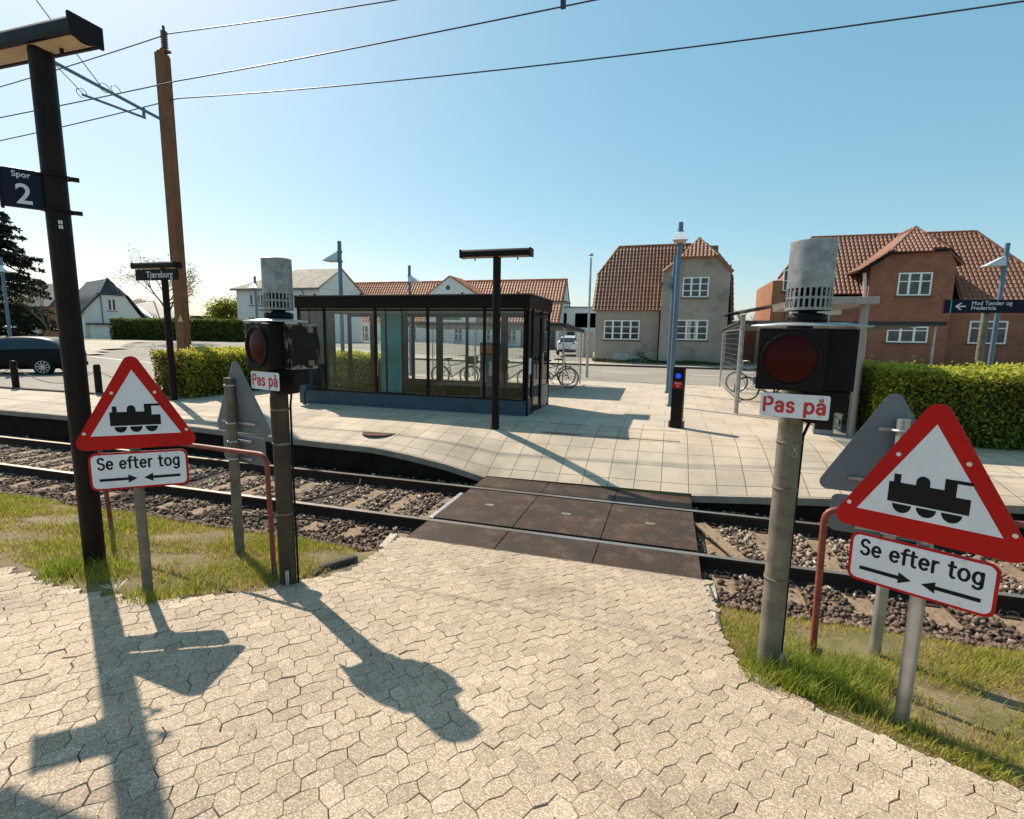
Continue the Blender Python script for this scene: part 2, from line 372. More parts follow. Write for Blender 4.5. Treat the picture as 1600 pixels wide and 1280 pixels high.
se = N(t, 'ShaderNodeSeparateColor'); t.links.new(vo.outputs['Color'], se.inputs[0])
sp = ramp(t, se.outputs[0], [(0, (.62, .60, .58)), (.35, (.82, .8, .78)), (.62, (1.0, 1.0, 1.0)), (.8, (1.22, 1.2, 1.16)), (1, (1.7, 1.65, 1.55))])
c = mixc(t, c, sp, 1.0, 'MULTIPLY'); f2 = noise(t, 1.1, 6, .6)
c = mixc(t, c, ramp(t, f2, [(.3, (.72, .70, .69)), (.45, (.95, .94, .93)), (.7, (1.15, 1.13, 1.1))]), 1.0, 'MULTIPLY')
t.links.new(c, b.inputs['Base Color']); b.inputs['Roughness'].default_value = .8; bump(t, b, noise(t, 160, 3, .6), .35, .004); MT['stone'] = m
MT['jointsand'] = M('joint_sand', (.11, .085, .06), .95, 0, .3, 8, .3, 80, fine=120)
MT['soil'] = M('verge_soil', (.22, .16, .09), .95, 0, .3, 5, .8, 60, fine=110, col2=(.11, .10, .03), c2=(.40, .58), c2s=2.5)
MT['ballastbed'] = M('ballast_bed', (.045, .030, .022), .95, 0, .4, 9, .8, 35, fine=50)
MT['lawn'] = M('far_ground', (.13, .14, .05), .95, 0, .3, .15, 0, col2=(.2, .17, .09), c2=(.45, .7), c2s=.1)
m, t, b = nodes('ballast_stone'); a = N(t, 'ShaderNodeAttribute', attribute_name='tint')
c = ramp(t, a.outputs['Fac'], [(0, (.07, .042, .03)), (.35, (.19, .125, .085)), (.7, (.36, .275, .20)), (1, (.62, .53, .42))])
c = mixc(t, c, ramp(t, noise(t, 40, 4), [(.3, (.7, .65, .6)), (.7, (1.15, 1.15, 1.15))]), 1.0, 'MULTIPLY')
t.links.new(c, b.inputs['Base Color']); b.inputs['Roughness'].default_value = .85; MT['ballast'] = m
MT['grass'] = leafmat('grass_blades', [(0, (.34, .20, .08)), (.2, (.50, .37, .15)), (.45, (.46, .37, .08)), (.65, (.33, .36, .045)), (1, (.17, .25, .025))], .5)
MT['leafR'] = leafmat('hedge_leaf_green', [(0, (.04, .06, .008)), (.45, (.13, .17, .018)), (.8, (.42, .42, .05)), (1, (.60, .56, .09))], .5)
MT['leafL'] = leafmat('hedge_leaf_mixed', [(0, (.16, .035, .03)), (.25, (.18, .11, .03)), (.45, (.13, .17, .02)), (.8, (.42, .42, .05)), (1, (.60, .56, .09))], .5)
MT['leafD'] = leafmat('hedge_leaf_far', [(0, (.03, .045, .010)), (.6, (.07, .10, .018)), (1, (.22, .25, .05))], .3)
MT['needle'] = leafmat('conifer_needles', [(0, (.010, .012, .008)), (1, (.035, .038, .018))], .15)
MT['bud'] = leafmat('spring_leaf', [(0, (.16, .12, .05)), (1, (.30, .30, .09))], .4)
MT['core'] = M('hedge_core', (.025, .028, .010), 1, 0, .4, 5)
MT['bark'] = M('bark', (.11, .085, .065), .95, 0, .3, 12, .4)
MT['pantile'] = None
def tilemat(name, a0, a1, a2, moss):
    m, t, b = nodes(name); a = N(t, 'ShaderNodeAttribute', attribute_name='tint')
    c = ramp(t, a.outputs['Fac'], [(0, a0), (.5, a1), (1, a2)])
    c = mixc(t, c, moss, ramp(t, noise(t, .9, 6, .7), [(.45, (0, 0, 0)), (.75, (.55, .55, .55))]))
    t.links.new(c, b.inputs['Base Color']); b.inputs['Roughness'].default_value = .6; return m
MT['pantile'] = tilemat('red_pantiles', (.34, .11, .055), (.48, .165, .075), (.60, .25, .12), (.34, .17, .11))
MT['pantile_old'] = tilemat('old_brown_pantiles', (.175, .066, .033), (.245, .094, .046), (.33, .145, .078), (.19, .11, .065))
MT['pantile_brick'] = tilemat('brown_red_pantiles', (.19, .070, .036), (.25, .095, .050), (.31, .125, .068), (.17, .095, .065))
MT['pantile_dark'] = tilemat('dark_slate_tiles', (.03, .033, .04), (.045, .048, .055), (.06, .062, .07), (.04, .04, .045))
MT['slate'] = M('pale_fibre_roof', (.30, .25, .20), .85, 0, .25, 1.5, .3, 10, fine=6)
MT['stucco'] = M('grey_stucco', (.33, .275, .23), .95, 0, .16, .7, .3, 30, col2=(.13, .11, .095), c2=(.55, .72), c2s=.55)
MT['render_pale'] = M('pale_render', (.42, .38, .33), .95, 0, .15, 1, .3, 30)
MT['plaster'] = M('white_plaster', (.74, .72, .69), .9, 0, .07, .6, .1, 20)
MT['brick'] = brickmat('red_brick', (.35, .11, .052), (.25, .075, .038), (.26, .15, .10), .24, .078, .012, 'xz', .5)
MT['brick_orange'] = brickmat('orange_brick', (.42, .15, .06), (.36, .12, .045), (.3, .2, .14), .24, .073, .009, 'xz', .5)
MT['joinery'] = M('white_joinery', (.78, .77, .74), .5, 0, .05, 4)
m, t, b = nodes('window_pane'); c = ramp(t, noise(t, 1.3, 3), [(.35, (.008, .009, .011)), (.65, (.05, .055, .065))]); t.links.new(c, b.inputs['Base Color'])
b.inputs['Roughness'].default_value = .08; b.inputs['Specular IOR Level'].default_value = .6; MT['pane'] = m
MT['curtain'] = M('curtain', (.45, .42, .36), .9, 0, .15, 6)
MT['darkroof'] = M('flat_roof_dark', (.035, .035, .038), .7, 0, .2, 3)
MT['wire'] = M('wire', (.05, .06, .09), .5, .5, .1, 5)
MT['chain'] = M('chain_grey', (.12, .11, .10), .5, .6, .2, 20)
MT['carblue'] = M('dark_car_paint', (.003, .0035, .005), .4, .0, .05, 3)
MT['carwhite'] = M('white_car_paint', (.70, .71, .74), .25, 0, .04, 3)
MT['carsilver'] = M('silver_car_paint', (.42, .44, .48), .3, .5, .05, 3)
MT['carglass'] = M('car_glass', (.02, .035, .045), .12, 0, .1, 2)
MT['tyre'] = M('tyre_rubber', (.014, .013, .013), .85, 0, .2, 8)
MT['alloy'] = M('alloy_wheel', (.5, .5, .52), .3, .8, .1, 8)
MT['taillight'] = M('tail_light', (.35, .01, .01), .25)
MT['plate'] = M('number_plate', (.55, .62, .72), .5)
MT['bikeblack'] = M('bicycle_black', (.012, .012, .014), .35, .2, .1, 8)
MT['bikegrey'] = M('bicycle_silver', (.3, .29, .27), .4, .5, .1, 8)
MT['chrome'] = M('bicycle_metal', (.45, .44, .42), .35, .8, .1, 8)
MT['saddle'] = M('saddle', (.02, .015, .012), .6)
MT['led'] = None
m, t, b = nodes('blue_reader_light'); b.inputs['Base Color'].default_value = (.01, .05, .5, 1); b.inputs['Emission Color'].default_value = (.01, .06, 1, 1); b.inputs['Emission Strength'].default_value = .5; MT['led'] = m
MT['orangered'] = M('orange_red_panel', (.45, .10, .05), .5)
MT['soffit'] = M('shelter_soffit', (.30, .22, .17), .7, 0, .1, 2)
# ================================================================ GROUND
def gsheet(name, xs, ys, zf, mat, mask=None):
    mb = MB(); nx, ny = len(xs), len(ys)
    vs = [(x, y, zf(x, y)) for y in ys for x in xs]; fs = []
    for j in range(ny-1):
        for i in range(nx-1):
            cx, cy = (xs[i]+xs[i+1])/2, (ys[j]+ys[j+1])/2
            if mask is None or mask(cx, cy): fs.append((j*nx+i, j*nx+i+1, (j+1)*nx+i+1, (j+1)*nx+i))
    mb.add(vs, fs, 0, True); o = mb.build(name, mat, fix=False); return struct(o)
def lin(a, b, st): return list(np.linspace(a, b, max(2, int(round((b-a)/st))+1)))
XS = sorted(set([-1500, -700, -300, -160]+lin(-110, -14, 3)+lin(-14, 8, .4)+lin(8, 60, 4)+[-2.86, .46, 110, 300, 800, 1500]))
YS = sorted(set([-60, -20, -8, -4]+lin(-2, 4.2, .4)+lin(4.3, 4.9, .1)+[5.05, 6.4, 7.795]+[7.805]+lin(8, 10.4, .3)+lin(11, 40, 1.4)+[50, 70, 110, 200, 500, 1200, 2500]))
gsheet('ground', XS, YS, lambda x, y: ground_z(x, y)-.03, MT['lawn'])
ver = gsheet('grass_verge_soil', lin(-14, 9, .25), lin(-2, 4.9, .12), lambda x, y: ground_z(x, y)-.008+.012*math.sin(3*x+y*2)*math.sin(5*y-x), MT['soil'], lambda x, y: not(-2.8 < x < .4 and y > 3.5))
ver.name = 'soil'
gsheet('track_bed', lin(-90, 70, 2), [4.7, 5.5, 6.4, 7.3, 7.79], lambda x, y: -.165, MT['ballastbed'])
# paving slabs of the far platform
gsheet('platform', sorted(set(lin(-60, -14, 3)+lin(-14, 8, .35)+lin(8, 40, 3)+[-11.9, -2.8, .44])), [7.8, 8.1, 8.4, 8.7, 9.0, 9.35, 9.75, 10.1], lambda x, y: ter(x, y)+.0, MT['tiles'], lambda x, y: y < 9.75 or x > -11.9)
gsheet('forecourt', lin(-11.9, 18, .9), lin(10.1, 20.4, 1.03), lambda x, y: ter(x, y), brickmat('forecourt_slabs', (.50, .42, .325), (.46, .385, .30), (.22, .17, .13), .8, .8, .008, 'xy', .5, msm=.3, var=.22, bst=.2))
gsheet('parking_asphalt', lin(-90, -11.9, 3), lin(10.7, 20.4, 1.6), lambda x, y: ter(x, y)+.004, MT['asphalt'])
gsheet('cobble_strip', lin(-60, -11.9, 2), [9.87, 10.7], lambda x, y: ter(x, y)+.012, MT['cobble'])
mb = MB()
for x in lin(-60, -12.9, 1)[:-1]: mb.box(x, x+.985, 9.75, 9.87, .4, ter(x, 9.8)+.045)
struct(mb.build('kerb', MT['kerb'], bevel=.01))
gsheet('road', lin(-200, -60, 20)+lin(-57, 60, 3)+[80, 200], lin(20.4, 31.4, 1.2), lambda x, y: ter(x, y)+.006, MT['asphalt'])
gsheet('side_road', lin(-95, -27, 2.6), lin(31.4, 56, 2.4), lambda x, y: ter(x, y)+.006, MT['asphalt'], lambda x, y: abs((y-31.4)-(-27-x)*.75) < 8+4*(y < 36))
gsheet('pavement', lin(-26.5, 60, 2.5), [31.4, 34.6], lambda x, y: ter(x, y)+.10, MT['pavement'])
mb = MB()
for x in lin(-26.5, 60, 2.5)[:-1]: mb.bar((x, 31.38, ter(x, 31.4)+.04), (x+2.5, 31.38, ter(x+2.5, 31.4)+.04), .12, .15)
struct(mb.build('kerb', MT['kerb']))
mb = MB()
for i in range(-12, 9):
    x = i*4.3+1.2; mb.poly3([(x, 25.9, ter(x, 26)+.012), (x+2.2, 25.9, ter(x+2.2, 26)+.012), (x+2.2, 26.05, ter(x+2.2, 26)+.012), (x, 26.05, ter(x, 26)+.012)])
for x in lin(-40, -12, 2)[:-1]: mb.poly3([(x, 20.3, ter(x, 20.4)+.014), (x+2, 20.3, ter(x+2, 20.4)+.014), (x+2, 20.45, ter(x+2, 20.4)+.014), (x, 20.45, ter(x, 20.4)+.014)])
for i in range(8):
    x = -47+i*2.2; y = 33+i*.1; mb.poly3([(x, y, ter(x, y)+.014), (x+1.1, y, ter(x+1.1, y)+.014), (x+1.1, y+.4, ter(x+1.1, y)+.014), (x, y+.4, ter(x, y)+.014)])
struct(mb.build('road_markings', MT['marking'], fix=False))
gsheet('traffic_island', lin(-47, -31, 1), lin(20.5, 30, 1), lambda x, y: ter(x, y)+.09, MT['pavement'], lambda x, y: y < 21+(-31-x)*1.2 and y < 29.5)
gsheet('yard', lin(-42, 6, 3), lin(34.6, 56, 2), lambda x, y: ter(x, y)+.02, MT['asphalt'])
gsheet('island_grass', lin(-47, -36, 1), lin(21.3, 28, 1), lambda x, y: ter(x, y)+.12, M('island_lawn', (.22, .21, .07), .95, 0, .3, .8, fine=20), lambda x, y: y < 20.4+(-34-x)*.9)

# ---- platform edge face
mb = MB(); xs = lin(-60, -14, 4)+lin(-13.6, -2.8, .35)
def edge_run(xs):
    for a, b_ in zip(xs[:-1], xs[1:]):
        za, zb = ter(a, 7.801)-.012, ter(b_, 7.801)-.012
        mb.add([(a, 7.79, -.3), (b_, 7.79, -.3), (b_, 7.79, zb-.09), (a, 7.79, za-.09), (a, 7.70, za-.09), (b_, 7.70, zb-.09), (b_, 7.70, zb+.012), (a, 7.70, za+.012), (a, 7.80, za+.012), (b_, 7.80, zb+.012)],
               [(0, 1, 2, 3), (3, 2, 5, 4), (4, 5, 6, 7), (7, 6, 9, 8)], 0)
edge_run(xs); edge_run(lin(.44, 9, .4)+lin(12, 60, 4))
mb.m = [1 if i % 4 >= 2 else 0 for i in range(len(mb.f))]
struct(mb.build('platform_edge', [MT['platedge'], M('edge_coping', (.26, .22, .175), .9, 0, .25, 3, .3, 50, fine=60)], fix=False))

# ================================================================ HEX PAVERS
PAV = [(-9, 2.75), (-5.28, 2.63), (-4.18, 2.51), (-3.51, 2.59), (-3.03, 3.05), (-2.70, 3.7), (-2.74, 4.28), (-2.88, 5.07), (.48, 5.07), (.47, 4.13), (.52, 3.36), (.93, 2.94), (1.33, 2.71), (1.61, 2.56), (2.65, 2.13), (5.5, 1.38), (5.5, -2.2), (-9, -2.2)]
w0, P, A = .092, .119, .017; th = R_(8); cth, sth = math.cos(th), math.sin(th)
V = []; Fc = []; Tn = []
def pt(x, y): return (x*cth-y*sth, x*sth+y*cth)
for k in range(-122, 85):
    offk = (k*P/2 + (.018 if k % 2 else -.018)); offn = ((k+1)*P/2+(.018 if (k+1) % 2 else -.018))
    xk, xn = k*w0, (k+1)*w0
    for mm in range(-122, 122):
        y0 = P*mm+offk; y1 = P*mm+offn
        hexa = [(xk+A, y0), (xk-A, y0+P/2), (xk+A, y0+P), (xn-A, y1+P/2), (xn+A, y1), (xn-A, y1-P/2)]
        # cross joints: up-vertex(k) at y0 meets down-vertex(k+1) at y1-P/2
        hexa = [pt(*q) for q in hexa]
        cx = sum(q[0] for q in hexa)/6; cy = sum(q[1] for q in hexa)/6
        if -3 < cx < .6 and cy > 4.96: hexa = [(a_, min(b_, 4.99)) for a_, b_ in hexa]; cy = sum(q[1] for q in hexa)/6
        if max(q[1] for q in hexa)-min(q[1] for q in hexa) < .03: continue
        if not (-9 < cx < 5.5 and -2.2 < cy < 5.06): continue
        if not inpoly(cx, cy, PAV): continue
        V.append((cx, cy, hexa))
print('pavers', len(V))
vv = []; ff = []; tt = []
for cx, cy, hx in V:
    dz = random.gauss(0, .0012)-(.004 if random.random() < .02 else 0); tx, ty = random.gauss(0, .006), random.gauss(0, .006); tn = min(1, max(0, random.gauss(.5, .2)))
    rot = random.gauss(0, .012); b0 = len(vv); dx, dy = random.gauss(0, .0015), random.gauss(0, .0015)
    for ring, (ins, zz) in enumerate(((.0007, -.05), (.0007, -.0025), (.0032, 0))):
        for x, y in hx:
            ux, uy = x-cx, y-cy; l = math.hypot(ux, uy); s_ = (l-ins*1.15)/l; ux *= s_; uy *= s_
            ux, uy = ux-rot*uy+dx, uy+rot*ux+dy
            uy = min(uy, 4.992-cy-(.003 if ring == 2 else 0))
            vv.append((cx+ux, cy+uy, zn(cy+uy)+.02+dz+tx*ux+ty*uy+zz))
    n = 6; ff.append([b0+12+i for i in range(6)]); tt.append(tn)
    for r0 in (0, 6):
        for i in range(6): ff.append([b0+r0+i, b0+r0+(i+1) % 6, b0+r0+6+(i+1) % 6, b0+r0+6+i]); tt.append(tn)
me = bpy.data.meshes.new('paving'); me.from_pydata(vv, [], ff); me.materials.append(MT['stone'])
a = me.attributes.new('tint', 'FLOAT', 'FACE'); a.data.foreach_set('value', np.array(tt, np.float32))
bm = bmesh.new(); bm.from_mesh(me); bmesh.ops.recalc_face_normals(bm, faces=bm.faces); bm.to_mesh(me); bm.free()
o = bpy.data.objects.new('paving', me); C.objects.link(o); struct(o)
xs = lin(-9, 5.5, .25); 
gsheet('joint_sand', xs, lin(-2.2, 5.05, .15), lambda x, y: zn(y)+.008, MT['jointsand'], lambda x, y: bool(inpoly(x, y, PAV)))
# concrete edging fillets along the paving
def fillet(name, pts, w, h, seed):
    mb = MB(); r = random.Random(seed)
    for (x0, y0), (x1, y1) in zip(pts[:-1], pts[1:]):
        L = math.hypot(x1-x0, y1-y0); n = max(1, int(L/.25))
        for i in range(n):
            p = (x0+(x1-x0)*i/n, y0+(y1-y0)*i/n); q = (x0+(x1-x0)*(i+1)/n, y0+(y1-y0)*(i+1)/n)
            ww = w*r.uniform(.75, 1.3)
            mb.bar((p[0], p[1], zn(p[1])+h-.03+r.uniform(-.004, .004)), (q[0], q[1], zn(q[1])+h-.03), ww, .06)
    return struct(mb.build(name, MT['concretepale'], bevel=.012))
fillet('concrete_edging', [(.46, 4.95), (.45, 4.1), (.50, 3.32), (.93, 2.90), (1.30, 2.69), (1.6, 2.54), (2.6, 2.11)], .075, .010, 3)
mb = MB(); mb.bar((-2.78, 4.05, .155), (-2.95, 3.72, .165), .08, .12); mb.bar((-2.95, 3.72, .16), (-2.93, 3.6, .16), .08, .1)
tag(mb.build('kerb_stone', MT['kerb'], bevel=.02), 'short loose kerbstone at the corner between grass and paving', 'kerbstone')
mb = MB(); mb.bar((-2.93, 5.02, -.02), (-2.80, 4.55, .03), .10, .12)
tag(mb.build('edge_stone', MT['concretepale'], bevel=.015), 'pale concrete edge stone at left corner of the rubber crossing', 'edge stone')

# ================================================================ TRACK
tr = thing('railway_track', 'single railway track on wooden sleepers crossing in front of the platform', 'railway track', (0, 6.425, 0))
prof = [(-.036, 0), (-.036, -.012), (-.033, -.036), (-.008, -.05), (-.008, -.13), (-.07, -.15), (-.07, -.168), (.07, -.168), (.07, -.15), (.008, -.13), (.008, -.05), (.033, -.036), (.036, -.012), (.036, 0)]
for yy in (-.755, .745):
    mb = MB(); n = len(prof); v = [(x, yy+p, z) for x in (-90, 70) for p, z in prof]
    fs = [(i, (i+1) % n, n+(i+1) % n, n+i) for i in range(n)]
    mb.add(v, fs, 1); mb.m[-1] = 0
    mb.build('rail', [MT['steelrail'], MT['rustrail']], tr)
sx = [x for x in np.arange(-26, 14, .62) if not -2.75 < x < .5]
smesh = None
for i, x in enumerate(sx):
    if smesh is None:
        mb = MB(); mb.box(-.125, .125, -1.27, 1.27, -.30, -.160); s0 = mb.build('sleeper', MT['sleeper'], tr, bevel=.012); smesh = s0.data
        s0.location = (x, 0, 0)
        mb = MB()
        for k in (-1, 1): mb.tube([(k*.07, .03, -.155), (k*.07, .02, -.115), (k*.03, -.025, -.12), (0, 0, -.14)], .008, 6)
        mb.box(-.08, .08, -.05, .06, -.16, -.148)
        k0 = mb.build('rail_clip', MT['rustrail'], s0); cm = k0.data; k0.location = (0, .845, 0)
    else:
        s_ = bpy.data.objects.new('sleeper', smesh); C.objects.link(s_); s_.parent = tr; s_.location = (x, random.uniform(-.03, .03), random.uniform(-.008, .006)); s_.rotation_euler = (0, 0, random.gauss(0, .012))
        b2 = s_.modifiers.new('bevel', 'BEVEL'); b2.width = .012; b2.segments = 2
        if -13 < x < 8:
            for yy in (-.755, .745):
                for q_ in (-1, 1): c_ = bpy.data.objects.new('rail_clip', cm); C.objects.link(c_); c_.parent = s_; c_.location = (0, yy+q_*.10, 0); c_.rotation_euler = (0, 0, 0 if q_ > 0 else math.pi)
# rubber crossing
ck = thing('crossing_deck', 'dark brown rubber panel deck of the pedestrian crossing between the rails', 'crossing deck', (-1.18, 6.425, 0))
for (y0, y1, nm) in ((-1.42, -.80, 'outer_panel'), (-.66, .66, 'centre_panel'), (.79, 1.40, 'outer_panel')):
    for i in range(3):
        mb = MB(); x0 = -1.62+i*1.08; mb.box(x0+.004, x0+1.076, y0, y1, -.12, .004+random.uniform(-.002, .003))
        p_ = mb.build(nm, MT['rubber'], ck, bevel=.006)
        if y0 == -.66:
            mb = MB(); mb.box(x0+.48, x0+.60, -.03, .05, 0, .009)
            mb.build('lifting_plate', MT['galv_dull'], p_)
mb = MB(); mb.bar((1.69, .3, -.02), (2.16, -.55, -.15), .14, .02)
tag(mb.build('deflector_plate', MT['sleeper'], None), 'rusty sloped deflector plate at the right end of the crossing panels', 'deflector plate').location = (-1.18, 6.425, 0)
mb = MB(); mb.bar((-1.66, -.62, -.05), (-1.66, .42, -.03), .07, .06)
tag(mb.build('edge_rail', MT['galv'], None, bevel=.008), 'pale metal edge strip along the left end of the crossing panels', 'edge strip').location = (-1.18, 6.425, 0)
mb = MB(); mb.bar((.50, 5.02, -.08), (.50, 4.62, -.06), .09, .2)
tag(mb.build('edge_stone', MT['concretepale'], None, bevel=.01), 'pale concrete block at the right near corner of the crossing', 'edge stone')
# spare rusty rail lying at the platform foot
mb = MB(); mb.bar((-24, 7.42, -.10), (-9.2, 7.30, -.11), .07, .12); 
tag(mb.build('loose_rail', MT['redpipe'], bevel=.01), 'rusty loose rail lying along the foot of the platform edge', 'loose rail')
for pts, lb in (([(-5.9, 5.08, -.13), (-5.0, 5.2, -.06), (-4.1, 5.25, -.03)], 'thin bent rod lying in the ballast left of the crossing'),
                ([(-5.1, 6.0, -.13), (-4.7, 6.35, -.08), (-4.5, 6.7, .0), (-4.62, 6.9, .02)], 'curved loose cable between the rails left of the crossing'),):
    mb = MB(); mb.tube(pts, .012, 8); tag(mb.build('loose_cable', MT['rustrail']), lb, 'cable')
# ballast
n = 36000
bx = rng.uniform(-16, 8, n); by = np.where(rng.random(n) < .5, rng.uniform(4.55, 7.75, n), rng.uniform(4.55, 7.0, n))
keep = ~((bx > -2.82) & (bx < .46) & (by > 4.4)); keep &= (np.abs(by-5.67) > .055) & (np.abs(by-7.17) > .055)
ph = np.abs(((bx+26+.31) % .62)-.31); on = (ph < .12) & (by > 5.15) & (by < 7.69); keep &= ~(on & (rng.random(n) < .95))
bx, by = bx[keep], by[keep]; n = len(bx)
tv = [(-.6,-.3,-.3),(.35,-.5,-.4),(.65,.35,-.15),(-.3,.55,-.35),(-.45,-.2,.30),(.15,-.35,.42),(.5,.25,.30),(-.25,.4,.15)]
tf = [(0,3,2,1),(4,5,6,7),(0,1,5,4),(1,2,6,5),(2,3,7,6),(3,0,4,7)]
bz = np.where(by < 4.9, -.15+np.clip(4.9-by, 0, 1)*.45, -.155)+rng.uniform(-.01, .018, n)
scl = rng.uniform(.022, .060, (n, 3))*rng.choice([.7, .9, 1.1, 1.3], (n, 1))
tg = tag(scatter('ballast', tv, tf, np.stack([bx, by, bz], 1), rrot(n), scl, np.clip(rng.normal(.45, .25, n)*(1-.5*(by < 5.5)), 0, 1), MT['ballast']), kind='stuff')
tag(tg, 'crushed stone ballast around the rails and sleepers', 'ballast')

# grit, crumbs and dead leaves on the paving
n = 1300; gx = rng.uniform(-7, 3.2, n); gy = rng.uniform(.9, 5.0, n)
bp = [(.44, 4.9), (.44, 4.1), (.48, 3.36), (.9, 2.92), (1.3, 2.68), (1.6, 2.53), (2.6, 2.1), (-2.85, 4.9), (-2.72, 4.3), (-2.66, 3.7), (-3.0, 3.02), (-3.5, 2.57), (-4.2, 2.48), (-5.3, 2.58), (-7, 2.65)]
sel = rng.integers(0, 6, n); A_ = np.array([bp[i] for i in (0, 1, 2, 3, 4, 5)]); B_ = np.array([bp[i+1] for i in (0, 1, 2, 3, 4, 5)]); sl2 = rng.random(n) < .45
A2 = np.array([bp[i] for i in range(7, 14)]); B2 = np.array([bp[i+1] for i in range(7, 14)]); se2 = rng.integers(0, 7, n); u_ = rng.random(n)[:, None]
e1_ = A_[sel]+(B_[sel]-A_[sel])*u_; e2_ = A2[se2]+(B2[se2]-A2[se2])*u_; ee = np.where(sl2[:, None], e1_, e2_); k = rng.random(n) < .82
off = rng.normal(0, .07, (n, 2)); gx = np.where(k, ee[:, 0]+off[:, 0], gx); gy = np.where(k, ee[:, 1]+off[:, 1], gy)
gz = np.array([zn(v) for v in gy])+.021
tag(scatter('grit', tv, tf, np.stack([gx, gy, gz], 1), rrot(n), rng.uniform(.003, .010, (n, 3)), np.clip(rng.normal(.75, .2, n), 0, 1), MT['ballast']), 'loose grit and crumbs lying along the edges of the paving', 'grit', kind='stuff')

# ================================================================ GRASS
def grassfield(name, label, regs, dens, seedtint=.55):
    X = []; Y = []; T = []; L = []
    for poly, d, tmean, lmean in regs:
        xs_, ys_ = zip(*poly); ar = (max(xs_)-min(xs_))*(max(ys_)-min(ys_)); n = int(ar*d*dens)
        x = rng.uniform(min(xs_), max(xs_), n); y = rng.uniform(min(ys_), max(ys_), n); k = inpoly(x, y, poly)
        x, y = x[k], y[k]
        f = .5+.28*np.sin(3.1*x+1.7*y)+.22*np.sin(7.3*y-4.1*x)+.2*np.sin(13*x+3)*np.sin(11*y)
        k = rng.random(len(x)) < np.clip(-.05+1.15*f, .04, 1); x, y, f = x[k], y[k], f[k]
        X.append(x); Y.append(y); T.append(np.clip(tmean+.35*(f-.5)+rng.normal(0, .17, len(x)), 0, 1)); L.append(lmean*rng.uniform(.4, 1.3, len(x))*(.6+.6*np.clip(f, 0, 1)))
    x, y, tn, L = map(np.concatenate, (X, Y, T, L)); n = len(x)
    z = np.array([ground_z(a_, b_) for a_, b_ in zip(x, y)])-.01
    tv = [(-.5, 0, 0), (.5, 0, 0), (.36, .25, .55), (-.36, .25, .55), (0, .75, 1)]
    tf = [(0, 1, 2, 3), (3, 2, 4)]
    sc = np.stack([rng.uniform(.003, .007, n), L*rng.uniform(.3, 1.3, n), L], 1)
    o = scatter(name, tv, tf, np.stack([x, y, z], 1), zrot(rng.uniform(0, 6.28, n)), sc, tn, MT['grass'])
    print(name, n); return tag(o, label, 'grass', kind='stuff')
RV = [(.50, 4.85), (.52, 3.35), (.97, 2.93), (1.33, 2.73), (1.66, 2.57), (2.6, 2.15), (6, 1.4), (6, 4.8)]
LV = [(-12, 2.9), (-9, 2.85), (-5.2, 2.75), (-4.2, 2.6), (-3.5, 2.68), (-3.1, 3.12), (-2.85, 3.7), (-2.95, 4.3), (-3.1, 4.5), (-12, 4.5)]
def circ(x, y, r): return [(x+r*math.cos(a), y+r*math.sin(a)) for a in np.linspace(0, 6.28, 12, endpoint=False)]
grassfield('verge_grass', 'sparse green and straw coloured grass on the right hand verge', [
    (RV, 6000, .22, .03), (RV, 2500, .5, .045),
    ([(.50, 4.75), (.52, 3.35), (.97, 2.93), (1.33, 2.73), (1.66, 2.57), (3.6, 1.95), (4.2, 4.3)], 4200, .42, .05), (circ(1.05, 3.45, .45), 8000, .72, .13), (circ(1.32, 3.15, .25), 6000, .62, .10), (circ(.75, 3.25, .22), 7000, .6, .09),
    (circ(1.75, 3.5, .35), 5000, .7, .09), ([(4.2, 1.8), (6, 1.3), (6, 4.3), (4.2, 4.3)], 1500, .4, .05), ([(.7, 3.15), (1.5, 2.68), (2.2, 2.4), (2.3, 2.7), (1, 3.3)], 5000, .5, .06)], 1)
grassfield('verge_grass', 'dry and green grass on the left hand verge by the sign posts', [
    (LV, 5500, .30, .035), (LV, 4800, .45, .065), (circ(-4.5, 2.85, .35), 6500, .72, .14), (circ(-3.7, 2.75, .3), 7000, .65, .12), ([(-3.9, 3.9), (-2.95, 4.2), (-3.0, 4.5), (-3.9, 4.5)], 5000, .5, .07), ([(-12, 3.7), (-4, 3.4), (-4, 4.4), (-12, 4.4)], 2600, .55, .07)], 1)
# little white flowering weed
wr = thing('weed', 'small pale weed at the foot of the black lamp post', 'plant', (-4.0, 2.66, zn(2.66)))
mb = MB()
for i in range(16):
    a_ = i*.4; e_ = random.uniform(.3, 1.2); l_ = random.uniform(.06, .13); d = Vector((math.cos(a_)*math.cos(e_), math.sin(a_)*math.cos(e_), math.sin(e_)))
    s_ = Vector((-d.y, d.x, 0))*.008; mb.poly3([d*.01-s_*.3, d*l_*.6-s_, d*l_, d*l_*.6+s_])
mb.build('leaves', M('pale_leaf', (.45, .48, .30), .6), wr, fix=False)
